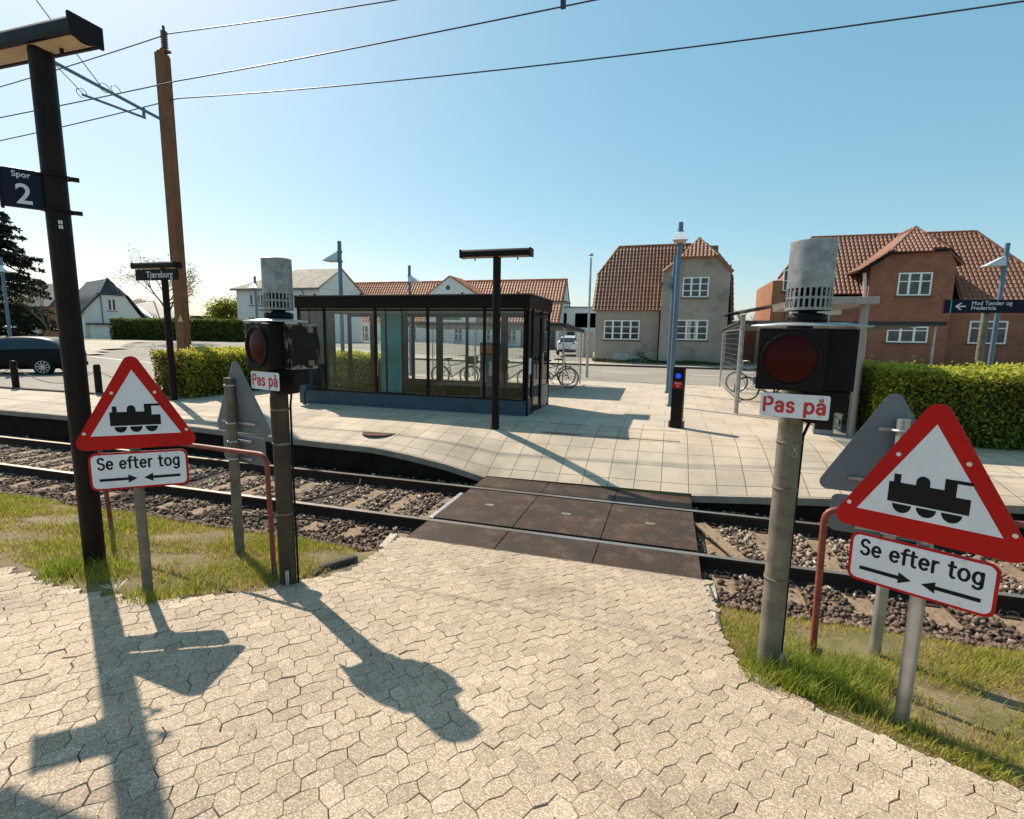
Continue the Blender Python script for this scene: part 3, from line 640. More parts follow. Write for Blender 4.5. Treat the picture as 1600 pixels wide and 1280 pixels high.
# ================================================================ SIGNS AND SIGNALS
MT['darkpost'] = M('dark_brown_post', (.045, .030, .018), .8, 0, .35, 6, .3, 60, col2=(.10, .07, .045), c2=(.6, .75), c2s=4)
def rpoly(pts, r, seg=7):
    out = []; n = len(pts)
    for i in range(n):
        p = Vector(pts[i]); a = (Vector(pts[i-1])-p).normalized(); b_ = (Vector(pts[(i+1) % n])-p).normalized()
        ang = a.angle(b_); d = r/math.tan(ang/2); c = p+(a+b_).normalized()*(r/math.sin(ang/2))
        s_ = p+a*d-c; e_ = p+b_*d-c; t0 = math.atan2(s_.y, s_.x); t1 = math.atan2(e_.y, e_.x)
        dt = (t1-t0+math.pi) % (2*math.pi)-math.pi
        for k in range(seg+1): t_ = t0+dt*k/seg; out.append((c.x+r*math.cos(t_), c.y+r*math.sin(t_)))
    return out
def disc(mb, x, z, y, r, n=10, mi=0, d=.004, half=None):
    mb.prism([(x+r*math.cos(a), z+r*math.sin(a)) for a in np.linspace(0, 2*math.pi, n, endpoint=False)], y-d, y, mi)
def triangle(z0, s=.385, h=.66, k=1):   # outline of rounded triangle with base corners; z0 = bottom z of the plate
    return rpoly([(-(s+.035)*k, z0), ((s+.035)*k, z0), (0, z0+(h+.10)*k)], .055*k)
def make_train_sign(z0=1.31, pole_r=.032, top=2.0, ground=.0, front=True, plates=True, bent=False, name='warning_sign', label='', cx=0, post_mat='galv', group=None, loc=(0,0,0), head=0, gz=0, offx=0, tk=1):
    t = thing(name, label, 'warning sign', (loc[0], loc[1], gz), R_(head), group)
    Z = z0-gz
    mb = MB(); mb.tube([(0, 0, -.15), (0, 0, top-gz)], pole_r, 18); mb.build('post', MT[post_mat], t)
    yf = -pole_r-.018
    mb = MB(); mb.prism([(x+offx, z) for x, z in triangle(Z, k=tk)], yf-.003, yf)
    if bent:
        bm_v = []
        for v in mb.v:
            x, y, z = v; k = max(0, z-(Z+.60)); bm_v.append((x, y+k*.55 if k else y, z-k*.1))
        mb.v = bm_v
    tp = mb.build('triangle_plate', MT['signgrey'], t)
    mb = MB(); pz = Z-.025
    R2 = rpoly([(-.30+offx, pz-.27), (.30+offx, pz-.27), (.30+offx, pz), (-.30+offx, pz)], .045)
    mb.prism(R2, yf-.003, yf); pp = mb.build('text_plate', MT['signgrey'], t)
    # clamps behind
    mb = MB()
    for z in (Z+.46, Z+.10, pz-.05, pz-.22):
        wv = .10 if z > Z+.3 else .24
        if z < Z: wv = .17
        mb.box(-wv+offx*.5, wv+offx*.5, yf+.002, yf+.022, z-.011, z+.011)
        mb.tube([(-.05, -.01, z), (-.035, .02, z), (0, pole_r+.006, z), (.035, .02, z), (.05, -.01, z)], .011, 8)
        disc(mb, -.052, z, yf+.032, .012, 8, 0, .01); disc(mb, .052, z, yf+.032, .012, 8, 0, .01)
    mb.build('clamps', MT['galv'], t)
    if front:
        def off(poly, k, c): return [(c[0]+(x-c[0])*k, c[1]+(z-c[1])*k) for x, z in poly]
        mb = MB(); c_ = (offx, Z+.27); mb.prism([(x+offx, z) for x, z in triangle(Z, k=tk)], yf-.0045, yf-.0032); mb.build('red_border', MT['red'], tp)
        zi = Z+.105*tk; hw = .288*tk; mb = MB(); mb.prism([(-hw+offx, zi), (hw+offx, zi), (offx, zi+.495*tk)], yf-.006, yf-.0047); mb.build('white_field', MT['white'], tp)
        # locomotive symbol
        mb = MB(); y1 = yf-.0062; y0 = y1-.001; b = Z+.125*tk; ox = offx
        def pr(pl): mb.prism([(ox+x*1.07*tk, b+(z+.009)*1.2*tk) for x, z in pl], y0, y1)
        pr([(-.150, .035), (.150, .035), (.150, .100), (-.150, .100)])
        pr([(-.150, .100), (-.120, .100), (.055, .100), (.055, .122), (-.150, .122)]); 
        pr([(-.133, .122), (-.133, .158), (-.106, .158), (-.106, .122)])
        pr([(-.048, .122)]+[(-.022+.026*math.cos(a), .138+.026*math.sin(a)) for a in np.linspace(math.pi, 0, 9)]+[(.004, .122)])
        pr([(.055, .100), (.098, .100), (.098, .156), (.055, .156)])
        pr([(.055, .156), (.055, .170), (.145, .170)]+[(.145+.007*math.cos(a), .163+.007*math.sin(a)) for a in np.linspace(math.pi/2, -math.pi/2, 5)][1:-1]+[(.145, .156)])
        for x in (-.092, 0, .092): pr([(x+.037*math.cos(a), .028+.037*math.sin(a)) for a in np.linspace(math.pi, 2*math.pi, 14)])
        mb.build('locomotive_symbol', MT['ink'], tp)
        mb = MB()
        for x, z in ((-.140, .44), (.140, .44), (-.335, .125), (.335, .125)): disc(mb, x*tk*.97+offx, Z+(z+.01)*tk*.95, yf-.0045, .011, 10, 0, .004)
        mb.build('rivets', MT['rivet'], tp)
        mb = MB(); mb.prism(R2, yf-.0045, yf-.0032); mb.build('red_border', MT['red'], pp)
        R3 = rpoly([(-.285+offx, pz-.256), (.285+offx, pz-.256), (.285+offx, pz-.014), (-.285+offx, pz-.014)], .034)
        mb = MB(); mb.prism(R3, yf-.006, yf-.0047); mb.build('white_field', MT['white'], pp)
        strokes('Se efter tog', .083, .0135, pp, MT['ink'], (offx, yf-.0068, pz-.118), space=.13, sx=.80)
        mb = MB(); za = pz-.195
        for s_ in (-1, 1):
            mb.prism([(offx+s_*x, za+z) for x, z in ((.245, -.010), (.245, .010), (.075, .010), (.075, .030), (.02, 0), (.075, -.030), (.075, -.010))][::s_], yf-.0072, yf-.0062)
        mb.build('arrows', MT['ink'], pp)
        mb = MB()
        for x in (-.17, .17):
            for z in (-.025, -.245): disc(mb, x+offx, pz+z, yf-.006, .009, 10, 0, .003)
        mb.build('rivets', MT['rivet'], pp)
    return t
make_train_sign(1.335, .034, 1.95, loc=(1.31, 3.0), head=-29, gz=zn(3.0), offx=-.01, label='large red and white train warning triangle and Se efter tog plate at right')
make_train_sign(1.49, .034, 2.1, loc=(-3.68, 2.68), head=39, gz=zn(2.68), offx=.035, tk=.94, post_mat='galv_dull', label='red and white train warning triangle and Se efter tog plate at left')
make_train_sign(1.29, .036, 1.83, loc=(1.50, 3.91), head=172, gz=zn(3.91), offx=.05, front=False, label='grey back of a triangular sign behind the large red triangle on the right')
make_train_sign(1.37, .045, 1.90, loc=(-3.94, 3.8), head=171, gz=zn(3.8), offx=-.07, front=False, bent=True, post_mat='galv_dull', label='grey back of a triangular sign with its tip bent, left of the wooden-brown signal post')

def make_signal(name, label, loc, gz, postmat, worn, gr):
    t = thing(name, label, 'crossing signal', (loc[0], loc[1], gz), 0, gr); g = gz
    mb = MB(); mb.tube([(0, 0, -.2), (0, 0, 2.44-g)], .066, 24); po = mb.build('post', MT[postmat], t)
    mb = MB()
    for a in np.linspace(-.45, .45, 5)[:-1]:
        a0, a1 = a-1.95, a+.225-1.95
        mb.add([(r*math.cos(q), r*math.sin(q), z) for z in (1.52-g, 1.83-g) for q in (a0, a1) for r in (.066, .070)], [(1, 3, 7, 5), (0, 4, 6, 2), (0, 2, 3, 1), (4, 5, 7, 6), (0, 1, 5, 4), (2, 6, 7, 3)])
    mb.build('cover_plate', MT[postmat], po)
    mb = MB(); mb.tube([(.055, -.075, .02), (.06, -.08, .13), (.06, -.08, .17)], .014, 10); mb.build('cable_conduit', MT['galv'], po)
    # lamp housing A : faces the near side
    hA = math.degrees(math.atan2(-.98, -.2) if not worn else math.atan2(-.95, -.28))+90; ax, ay, bx2, by2, bc = (-.065, -.155, .19, -.03, (.03, -.01)) if not worn else (.02, -.125, .19, .0, (.035, 0))
    def housing(cx, cy, heading, back, kx=1, ky=1):
        e = bpy.data.objects.new('lamp_housing', None)
        mb = MB(); mb.box(-.165, .165, -.10, .10, 2.055-g, 2.395-g)
        o = mb.build('lamp_housing', MT['wornbox'] if (worn and back) else MT['black'], t, bevel=.008); o.scale = (kx, ky, 1)
        o.location = (cx, cy, 0); o.rotation_euler = (0, 0, R_(heading))
        zc = 2.225-g
        mb = MB(); ring = []
        nseg = 36; v = []
        for r, y in ((.150, -.10), (.150, -.122), (.135, -.122), (.128, -.105)):
            for k in range(nseg): a = 2*math.pi*k/nseg; v.append((r*math.cos(a), y, zc+r*math.sin(a)))
        f = [(i*nseg+k, i*nseg+(k+1) % nseg, (i+1)*nseg+(k+1) % nseg, (i+1)*nseg+k) for i in range(3) for k in range(nseg)]
        mb.add(v, f, 0, True); mb.build('lens_ring', MT['black'], o)
        mb = MB(); v = [(0, -.128, zc)]; f = []
        for j, r in enumerate((.04, .08, .11, .130)):
            for k in range(nseg): a = 2*math.pi*k/nseg; v.append((r*math.cos(a), -.104-.024*(1-(r/.130)**2), zc+r*math.sin(a)))
        f = [(0, 1+k, 1+(k+1) % nseg) for k in range(nseg)]+[(1+j*nseg+k, 1+j*nseg+(k+1) % nseg, 1+(j+1)*nseg+(k+1) % nseg, 1+(j+1)*nseg+k) for j in range(3) for k in range(nseg)]
        mb.add(v, f, 0, True); mb.build('lens', MT['lens'], o)
        mb = MB()
        for z in (2.10-g, 2.35-g): mb.box(-.178, -.163, -.06, -.02, z-.02, z+.02)
        mb.build('hinges', MT['galv_dull'], o)
        return o
    housing(ax, ay, hA, False, 1 if not worn else .92, .75)
    housing(bx2, by2, 168.5 if worn else hA+180, True, .56, 1.2)
    mb = MB(); mb.box(.02, .25, -.12, .06, 1.93-g, 2.055-g); mb.box(.05, .17, -.10, .04, 1.86-g, 1.935-g); mb.build('junction_box', MT['black'], t, bevel=.01)
    mb = MB(); v = []; nseg = 40
    mb.lathe([(.0, 2.437-g), (.18, 2.430-g), (.325, 2.416-g), (.330, 2.408-g), (.18, 2.420-g), (.0, 2.425-g)], nseg, (0, 0, 0)); ca, sa = math.cos(R_(-8)), math.sin(R_(-8)); mb.v = [(.04+x*.93*ca-y*.46*sa, -.05+x*.93*sa+y*.46*ca, z) for x, y, z in mb.v]; mb.build('rain_shield', MT['galv'], t)
    mb = MB(); mb.lathe([(0, 2.43-g), (.105, 2.43-g), (.105, 2.475-g), (.075, 2.485-g), (.0, 2.485-g)], 24, (*bc, 0)); mb.lathe([(.05, 2.48-g), (.045, 2.56-g)], 16, (*bc, 0)); mb.build('bell_base', MT['black'], t)
    # bell cylinder with two rows of slots
    mb = MB(); cx, cy = bc; n = 26
    zs = [2.500, 2.515, 2.562, 2.575, 2.622, 2.88]
    for j in range(5):
        z0, z1 = zs[j]-g, zs[j+1]-g
        for k in range(n):
            for part in range(2):
                if j in (1, 3) and part == 0: continue
                a0 = 2*math.pi*(k+(0 if part == 0 else .58))/n; a1 = 2*math.pi*(k+(.58 if part == 0 else 1))/n
                pts = []
                for r in (.124, .119):
                    pts += [(cx+r*math.cos(a0), cy+r*math.sin(a0), z0), (cx+r*math.cos(a1), cy+r*math.sin(a1), z0), (cx+r*math.cos(a1), cy+r*math.sin(a1), z1), (cx+r*math.cos(a0), cy+r*math.sin(a0), z1)]
                mb.add(pts, [(0, 1, 2, 3), (4, 7, 6, 5), (0, 3, 7, 4), (1, 5, 6, 2), (0, 4, 5, 1), (3, 2, 6, 7)], 0, False)
    kb = .118/.124 if not worn else .108/.124
    mb.lathe([(.124, 2.88-g), (.118, 2.884-g), (0, 2.886-g)], 52, (cx, cy, 0)); mb.lathe([(.09, 2.50-g), (.085, 2.60-g), (.05, 2.62-g), (0, 2.62-g)], 20, (cx, cy, 0), 1)
    mb.v = [(cx+(x-cx)*kb, cy+(y-cy)*kb, z) for x, y, z in mb.v]
    mb.build('bell', [MT['bell'], MT['black']], t, fix=False)
    mb = MB(); mb.tube([(.11, -.02, 1.90-g), (.10, .02, 1.84-g), (.078, .03, 1.76-g), (.074, .03, .9), (.076, .03, .0)], .009, 8); mb.tube([(.0, .05, 2.44-g), (.05, .075, 2.30-g), (.06, .06, 2.0-g)], .010, 8); mb.build('signal_cable', MT['black'], t)
    mb = MB()
    for z in (1.2, .62, 1.72-g): mb.lathe([(.0665, z), (.071, z), (.071, z+.016), (.0665, z+.016)], 24)
    mb.build('cable_band', MT['galv_dull'], t)
    # Pas på plate
    e = thing('warning_plate', None, None, (0, 0, 0)); bpy.data.objects.remove(e)
    mb = MB(); mb.prism(rpoly([(-.168, -.066), (.168, -.066), (.168, .066), (-.168, .066)], .012, 4), -.002, .002)
    pl = mb.build('warning_plate', MT['white'], t); pl.rotation_euler = (0, 0, R_(-11.5 if not worn else -14)); pl.location = (ax+(.02 if not worn else .05), ay-.09, 1.972-g)
    strokes('Pas på', .076, .0150, pl, MT['redink'], (0, -.0035, -.034), space=.15, sx=.98)
    mb = MB()
    for x in (-.135, .125):
        for z in (-.05, .05): disc(mb, x, z, -.002, .006, 8)
    mb.build('screws', MT['rivet'], pl)
    mb = MB(); mb.bar((ax+.01, ay-.075, 1.98-g), (0, -.05, 1.98-g), .03, .03); mb.build('plate_bracket', MT['black'], t)
    return t
make_signal('crossing_signal', 'crossing signal with red lamp and Pas på plate on the grey steel post at right', (.72, 3.36), zn(3.36), 'galv_dull', False, None)
s2 = make_signal('crossing_signal', 'crossing signal with red lamp and Pas på plate on the dark brown post at left', (-2.93, 3.30), zn(3.30), 'darkpost', True, None)
# tiny scrawl on right post
o = [q for q in bpy.data.objects if q.name.startswith('crossing_signal')][0]
mb = MB(); pp = []
for k in range(26):
    a = 2*math.pi*k/25; x = .014*math.sin(2*a); z = 1.69-zn(3.36)+.04*math.cos(a); ang = -1.25+x/.067; pp.append((.0672*math.cos(ang), .0672*math.sin(ang), z))
mb.tube(pp, .0016, 4); mb.build('scratch_mark', MT['rivet'], o)

# red pipe rails
def pipe(label, pts, r=.021):
    mb = MB(); P = [Vector(p) for p in pts]; out = [P[0]]
    for i in range(1, len(P)-1):
        a, b_, c = P[i-1], P[i], P[i+1]; d1 = (a-b_).normalized(); d2 = (c-b_).normalized(); q = .09
        for k in range(7):
            u = k/6; out.append((b_+d1*q)*(1-u)**2+b_*2*u*(1-u)+(b_+d2*q)*u*u)
    out.append(P[-1]); mb.tube(out, r, 14)
    mb2 = mb; e = thing('pipe_railing', label, 'railing', (P[0].x, P[0].y, 0))
    mb.v = [(v[0]-P[0].x, v[1]-P[0].y, v[2]) for v in mb.v]; mb.build('pipe', MT['redpipe'], e)
    mb = MB()
    for p in (P[0], P[-1]): mb.tube([(p.x-P[0].x+.03, p.y-P[0].y-.02, p.z+.03), (p.x-P[0].x+.03, p.y-P[0].y-.02, p.z+.20)], .016, 8)
    mb.build('ground_sleeve', MT['galv_dull'], e); return e
pipe('red-brown bent pipe railing beside the grey right signal post', [(1.04, 3.62, .10), (1.015, 3.60, 1.265), (3.3, 3.75, 1.27), (3.3, 3.78, .1)])
pipe('red-brown bent pipe railing behind the left train sign', [(-3.18, 3.42, .12), (-3.18, 3.40, 1.31), (-5.62, 3.72, 1.27), (-5.62, 3.77, .1)])

# platform lamps ------------------------------------------------------
def lamp_head(t, z, half=.68, xo=-.02):
    pr = [(-.11, 0), (-.115, .03), (-.105, .10), (-.075, .135), (.075, .135), (.105, .10), (.115, .03), (.11, 0)]
    n = len(pr); mb = MB()
    v = [(xo+sx_*half, y, z+zz) for sx_ in (-1, 1) for y, zz in pr]
    mb.add(v, [tuple(range(n))[::-1], tuple(range(n, 2*n))]+[(i, (i+1) % n, n+(i+1) % n, n+i) for i in range(n-1)])
    mb.add([(xo-half, -.11, z), (xo+half, -.11, z), (xo+half, -.085, z-.0), (xo-half, -.085, z), (xo-half, .085, z), (xo+half, .085, z), (xo+half, .11, z), (xo-half, .11, z)], [(0, 1, 2, 3), (4, 5, 6, 7)])
    for sx_ in (-1, 1): mb.box(xo+sx_*half-.012, xo+sx_*half+.012, -.118, .118, z-.012, z+.14)
    h = mb.build('lamp_head', MT['dark'], t, bevel=.004)
    mb = MB(); v = []; m_ = 9
    for sx_ in (-1, 1):
        for k in range(m_): a = k/(m_-1); v.append((xo+sx_*(half-.03), -.09+.18*a, z+.012-.030*math.sin(math.pi*a)))
    mb.add(v, [(k, k+1, m_+k+1, m_+k) for k in range(m_-1)], 0, True); mb.build('diffuser', MT['diffuser'], h)
    mb = MB()
    for x in (-.42, .42): mb.tube([(xo+x, 0, z-.01), (xo+x, 0, z-.06)], .013, 8)
    mb.build('hanger', MT['dark'], h)
    return h
def lamp_post(label, x, y, gz, hgt=3.18, r=.075, group='platform lamps with bar heads', xo=-.02):
    t = thing('platform_lamp', label, 'platform lamp', (x, y, gz), 0, group)
    mb = MB(); mb.tube([(0, 0, -.2), (0, 0, hgt)], r, 20); mb.build('post', MT['dark'], t)
    lamp_head(t, hgt, xo=xo); return t
lamp_post('dark platform lamp with a bar-shaped head standing in front of the glass shelter', -3.15, 9.27, .6, 3.18)
tj = lamp_post('dark platform lamp whose post carries the Tjæreborg name board by the brown mast', -11.89, 9.75, .6, 3.24, xo=-.24)
lp = lamp_post('thick black platform lamp post in the left foreground with the Spor 2 sign', -4.64, 2.95, .30, 4.10, .078, xo=-.20)
# Tjæreborg board
b0 = thing('name_board', 'dark station name board reading Tjæreborg hung on the lamp post by the mast', 'name board', (-11.89, 9.75, 0))
mb = MB(); mb.box(-.78, .56, -.13, -.085, 3.54, 3.80); pl = mb.build('board', MT['frame'], b0, bevel=.006)
text('Tjæreborg', .215, pl, MT['lettergrey'], loc=(-.42, -.1325, 3.60), bold=.0015, sx=.92)
mb = MB(); mb.box(-.03, .03, -.085, -.06, 3.56, 3.78); mb.build('bracket', MT['frame'], b0)
# Spor 2
b1 = thing('track_sign', 'dark blue sign reading Spor 2 clamped to the black post at left', 'track number sign', (-4.64, 2.95, 0), R_(57))
mb = MB(); mb.box(-.305, -.075, -.02, .02, 3.235, 3.515); mb.box(-.320, -.300, -.028, .028, 3.22, 3.53, 1); bd = mb.build('board', [MT['navy'], MT['dark']], b1, bevel=.004)
text('2', .205, bd, MT['lettergrey'], loc=(-.185, -.0215, 3.265), bold=.003, align='CENTER', sx=.95)
text('Spor', .058, bd, MT['lettergrey'], loc=(-.19, -.0215, 3.455), bold=.0008, align='CENTER', sx=.95)
mb = MB()
for z in (3.50, 3.245):
    mb.tube([(-.10, -.02, z), (0, -.102, z), (.09, -.04, z), (.125, 0, z), (.09, .05, z), (0, .102, z), (-.10, .02, z)], .011, 8); mb.box(.10, .15, -.02, .02, z-.014, z+.014)
mb.build('clamp', MT['dark'], b1)
# small white sticker
mb = MB(); an = -.62
for i in range(2):
    for j in range(2):
        a0 = an+i*.16; z0 = 3.10+j*.035; mb.add([(.0895*math.cos(a0), .0895*math.sin(a0), z0), (.0895*math.cos(a0+.12), .0895*math.sin(a0+.12), z0), (.0895*math.cos(a0+.12), .0895*math.sin(a0+.12), z0+.027), (.0895*math.cos(a0), .0895*math.sin(a0), z0+.027)], [(0, 1, 2, 3)])
st = mb.build('sticker', MT['white'], lp, fix=False); st.location = (0, 0, -.30)

# direction sign on the right
ds = thing('direction_sign', 'dark blue direction sign reading Mod Tønder og Fredericia above the right hedge', 'direction sign', (6.97, 14.7, .6), 0)
mb = MB(); mb.tube([(.0, 0, -.3), (0, 0, 2.45)], .075, 18); mb.build('post', MT['galv_dull'], ds)
mb = MB(); mb.box(-.86, 1.10, -.14, -.07, 2.42, 2.72); bd = mb.build('board', MT['navy'], ds, bevel=.006)
mb = MB(); mb.box(-.88, -.84, -.15, -.06, 2.41, 2.73); mb.box(-.76, -.735, -.1425, -.139, 2.42, 2.72, 1); mb.build('end_cap', [MT['dark'], MT['teal']], bd)
mb = MB(); mb.prism([(-.67, 2.57), (-.57, 2.65), (-.53, 2.65), (-.60, 2.585), (-.46, 2.585), (-.46, 2.555), (-.60, 2.555), (-.53, 2.49), (-.57, 2.49)], -.1435, -.1405); mb.build('arrow', MT['lettergrey'], bd)
text('Mod Tønder og\nFredericia', .125, bd, MT['lettergrey'], loc=(-.36, -.1415, 2.60), bold=.0015, sx=.95)

# ticket validator
tv_ = thing('ticket_validator', 'dark check-in pillar with a blue light and red label on the platform', 'ticket validator', (.22, 10.4, .6), R_(-12))
mb = MB(); mb.box(-.105, .105, -.09, .09, 0, 1.10); mb.prism([(-.105, 1.101), (.105, 1.101), (.105, 1.16), (.085, 1.19), (-.085, 1.19), (-.105, 1.16)], -.09, .09); mb.build('body', MT['dark'], tv_, bevel=.006)
mb = MB(); disc(mb, 0, 1.02, -.092, .05, 20, 0, .008); mb.build('reader', MT['led'], tv_)
mb = MB(); mb.box(-.09, .09, -.094, -.0905, .78, .91); lb = mb.build('label', MT['red'], tv_)
text('Check\nud', .062, lb, MT['lettergrey'], loc=(0, -.0945, .860), sx=.8, align='CENTER')
mb = MB()
for x in (-.125, .125): mb.box(x-.02, x+.02, -.05, .05, 0, .13)
mb.build('foot', MT['galv_dull'], tv_)
# columns with hoods
def column_lamp(label, x, y, gz, top, head, hoodz=None, r=.058, hood=True, group='blue-grey street lamps with angled hoods'):
    t = thing('street_lamp' if hood else 'steel_column', label, 'street lamp' if hood else 'column', (x, y, gz), R_(head), group if hood else None)
    mb = MB(); mb.tube([(0, 0, -.2), (0, 0, top-gz)], r, 16); mb.tube([(0, 0, 0), (0, 0, .05)], r*1.6, 12); mb.build('post', MT['bluegrey'], t)
    if hood:
        z = (hoodz or top-.55)-gz; mb = MB()
        a = [(-.20, -.50, z), (.20, -.50, z), (.13, -.02, z+.0), (-.13, -.02, z)]; b_ = [(-.075, -.10, z+.25), (.075, -.10, z+.25), (.07, -.02, z+.28), (-.07, -.02, z+.28)]
        mb.add(a+b_, [(0, 1, 5, 4), (1, 2, 6, 5), (2, 3, 7, 6), (3, 0, 4, 7), (4, 5, 6, 7), (3, 2, 1, 0)])
        mb.build('hood', MT['hood'], t, bevel=.01)
        mb = MB(); mb.box(-.14, .14, -.42, -.08, z-.012, z-.002); mb.build('diffuser', MT['diffuser'], t)
        mb = MB(); mb.tube([(0, 0, z-.04), (0, 0, z+.02)], r*1.45, 12); mb.tube([(0, 0, z+.24), (0, 0, z+.29)], r*1.45, 12); mb.build('collar', MT['bluegrey'], t)
    return t
column_lamp('blue-grey hooded street lamp just behind the check-in pillar', .11, 13.65, .6, 5.15, 0, 4.66)
c2 = column_lamp('slim blue-grey steel column without a hood behind the check-in pillar', .03, 17.05, .6, 4.9, 0, hood=False)
mb = MB(); mb.box(-.13, -.04, -.05, .05, 3.55, 3.62); mb.box(-.16, -.06, -.09, .09, 3.25, 3.45); mb.build('bracket', MT['bluegrey'], c2)
p = at(533, 470, 13.5); column_lamp('hooded street lamp rising behind the left end of the glass shelter roof', p.x, 13.5, .6, at(531, 377, 13.5).z, -90, at(531, 408, 13.5).z)
p = at(640, 450, 19.5); column_lamp('hooded street lamp rising behind the middle of the shelter roof', p.x, 19.5, .62, at(640, 415, 19.5).z, 90, at(640, 441, 19.5).z)
p = at(400, 470, 21.5); column_lamp('hooded street lamp in front of the large white house', p.x, 21.5, .9, at(398, 432, 21.5).z, 30, at(399, 451, 21.5).z)
p = at(8, 460, 14.0); column_lamp('hooded street lamp among the conifer branches at far left', p.x, 14.0, .8, at(0, 402, 14.0).z, 100, at(3, 425, 14.0).z)
p = at(1560, 480, 18); column_lamp('hooded street lamp beside the direction sign at right', p.x, 18, .6, at(1572, 380, 18).z, -90, at(1568, 416, 18).z)
# slender flag pole lamp
p = at(920, 500, 22); t = thing('lighting_pole', 'slender pale lighting pole beside the grey house gable', 'pole', (p.x, 22, .6))
mb = MB(); mb.tube([(0, 0, 0), (0, 0, at(927, 403, 22).z-.6)], [.06, .04], 10); mb.build('post', MT['galv'], t)
mb = MB(); mb.lathe([(0, 5.07), (.10, 5.1), (.10, 5.17), (0, 5.2)], 10); mb.build('lamp', MT['galv'], t)

# catenary mast -------------------------------------------------------
m0 = thing('catenary_mast', 'tall rusty brown railway mast behind the left hedge', 'catenary mast', (-15.0, 12.8, .6))
top = 10.55-.6
mb = MB()
hw = .25
mb.box(-.165, .165, -.13, -.10, 0, top); mb.box(-.165, .165, .10, .13, 0, top-.1); mb.box(-.03, .03, -.10, .10, 0, top); mb.box(.12, .16, -.10, .10, 0, top-.05)
mb.build('column', MT['mastbrown'], m0, bevel=.01)
mb = MB(); mb.box(-.1, .25, -.1, .1, top, top+.05); mb.box(.20, .32, -.24, -.2, top-.9, top); mb.build('top_bracket', MT['mastbrown'], m0)
mb = MB(); mb.lathe([(.05, top+.05)]+[(r, top+.12+i*.06+dz) for i in range(8) for r, dz in ((.055, 0), (.10, .02), (.055, .04))]+[(.04, top+.62), (.04, top+.72), (0, top+.72)], 12, (.12, 0, 0)); mb.build('insulator', M('brown_insulator', (.07, .045, .04), .3), m0)
def arm(a, b_, r): mb.tube([a, b_], r, 8)
mb = MB(); g = .6
arm((.0, -.2, 8.62-g), (.1, -3.05, 8.84-g), .045); arm((.02, -.75, 8.72-g), (.02, -.76, 8.44-g), .04); arm((.02, -.72, 8.46-g), (.08, -2.45, 8.36-g), .035)
arm((.06, -1.9, 8.74-g), (.08, -3.3, 10.1-g), .012); arm((.08, -2.45, 8.40-g), (.1, -3.05, 8.80-g), .010)
for y, z in ((-1.85, 8.78), (-2.45, 8.40), (-1.55, 8.85)):
    mb.tube([(.06, y+.13*math.cos(a), z-g+.11*math.sin(a)) for a in np.linspace(0, 5.2, 12)], .010, 6)
mb.build('cantilever', MT['bluegrey'], m0)
mb = MB(); mb.prism([(-.0, 2.02), (.22, 2.02), (.11, 2.24)], -.16, -.152); mb.build('warning_label', M('yellow_label', (.6, .42, .12), .5), m0)
def wire(label, pts, r):
    out = []
    P = [Vector(p) for p in pts]
    for i in range(len(P)-1):
        a, b_ = P[i], P[i+1]; L = (b_-a).length
        for k in range(12): u = k/12; q = a.lerp(b_, u); out.append((q.x, q.y, q.z-4*u*(1-u)*L*L*.00045))
    out.append(P[-1]); mb = MB(); mb.tube(out, r, 6); tag(mb.build('overhead_wire', MT['wire']), label, 'wire')
A1 = at(263, 53, 12.8); B1 = at(278, 154, 12.8)
wire('overhead wire running from the top insulator of the brown mast', [(-70, 12.8, 12.0), tuple(at(0, 136, 12.8)), tuple(A1), (30, 12.6, 12.2)], .016)
wire('lowest overhead wire fixed to the side of the brown mast', [(-70, 12.8, 10.0), tuple(at(0, 220, 12.8)), tuple(B1), tuple(at(1600, 2, 12.8)), (60, 12.8, 10.6)], .016)
wire('middle overhead wire passing in front of the brown mast', [(-70, 6.4, 7.4), tuple(at(0, 184, 6.6)), tuple(at(275, 127, 6.6)), tuple(at(930, 0, 6.6)), (30, 6.6, 7.6)], .009)
p = at(880, 6, 6.6); mb = MB(); mb.box(-.03, .03, -.02, .02, -.05, .05); mb.build('wire_clamp', MT['wire']).location = p
tag([q for q in bpy.data.objects if q.name == 'wire_clamp'][0], 'small clamp on the middle overhead wire at the top edge of the view', 'clamp')
# ================================================================ SHELTER
sh = thing('waiting_shelter', 'glass waiting shelter with dark flat roof and blue plinth on the far platform', 'waiting shelter', (-5.9, 11.7, .6))
def S_(x, y, z): return (x+5.9, y-11.7, z-.6)
def sbox(mb, x0, x1, y0, y1, z0, z1, mi=0):
    a = S_(x0, y0, z0); b_ = S_(x1, y1, z1); return mb.box(a[0], b_[0], a[1], b_[1], a[2], b_[2], mi)
XL, XR, YF, YB = -8.78, -2.92, 10.65, 12.75
mb = MB(); sbox(mb, XL-.05, XR+.06, YF-.05, YB+.05, 2.93, 3.20); rf = mb.build('roof', MT['frame'], sh, bevel=.01)
mb = MB(); sbox(mb, XL-.09, XR+.10, YF-.09, YB+.30, 3.20, 3.225); sbox(mb, XR-.1, XR+.45, YB-.35, YB+.45, 3.17, 3.198)
mb.build('roof_cap', M('roof_cap_metal', (.12, .09, .08), .4, .4), rf)
mb = MB()
for i in range(5): x = XL+.4+i*1.3; q = S_(x, YF+.15, 3.225); mb.lathe([(.03, 0), (.03, .05), (0, .055)], 8, q)
mb.build('roof_vents', MT['frame'], rf)
mb = MB(); sbox(mb, XL, XR, YF, YB, 2.90, 2.925); mb.build('ceiling', MT['soffit'], sh)
mb = MB(); sbox(mb, XL, XR, YF-.06, YF+.06, .6, .935); mb.build('plinth', MT['plinth'], sh, bevel=.008)
mb = MB(); sbox(mb, XL-.01, XR+.01, YF-.08, YF+.07, .935, .96); mb.build('sill', MT['frame'], sh)
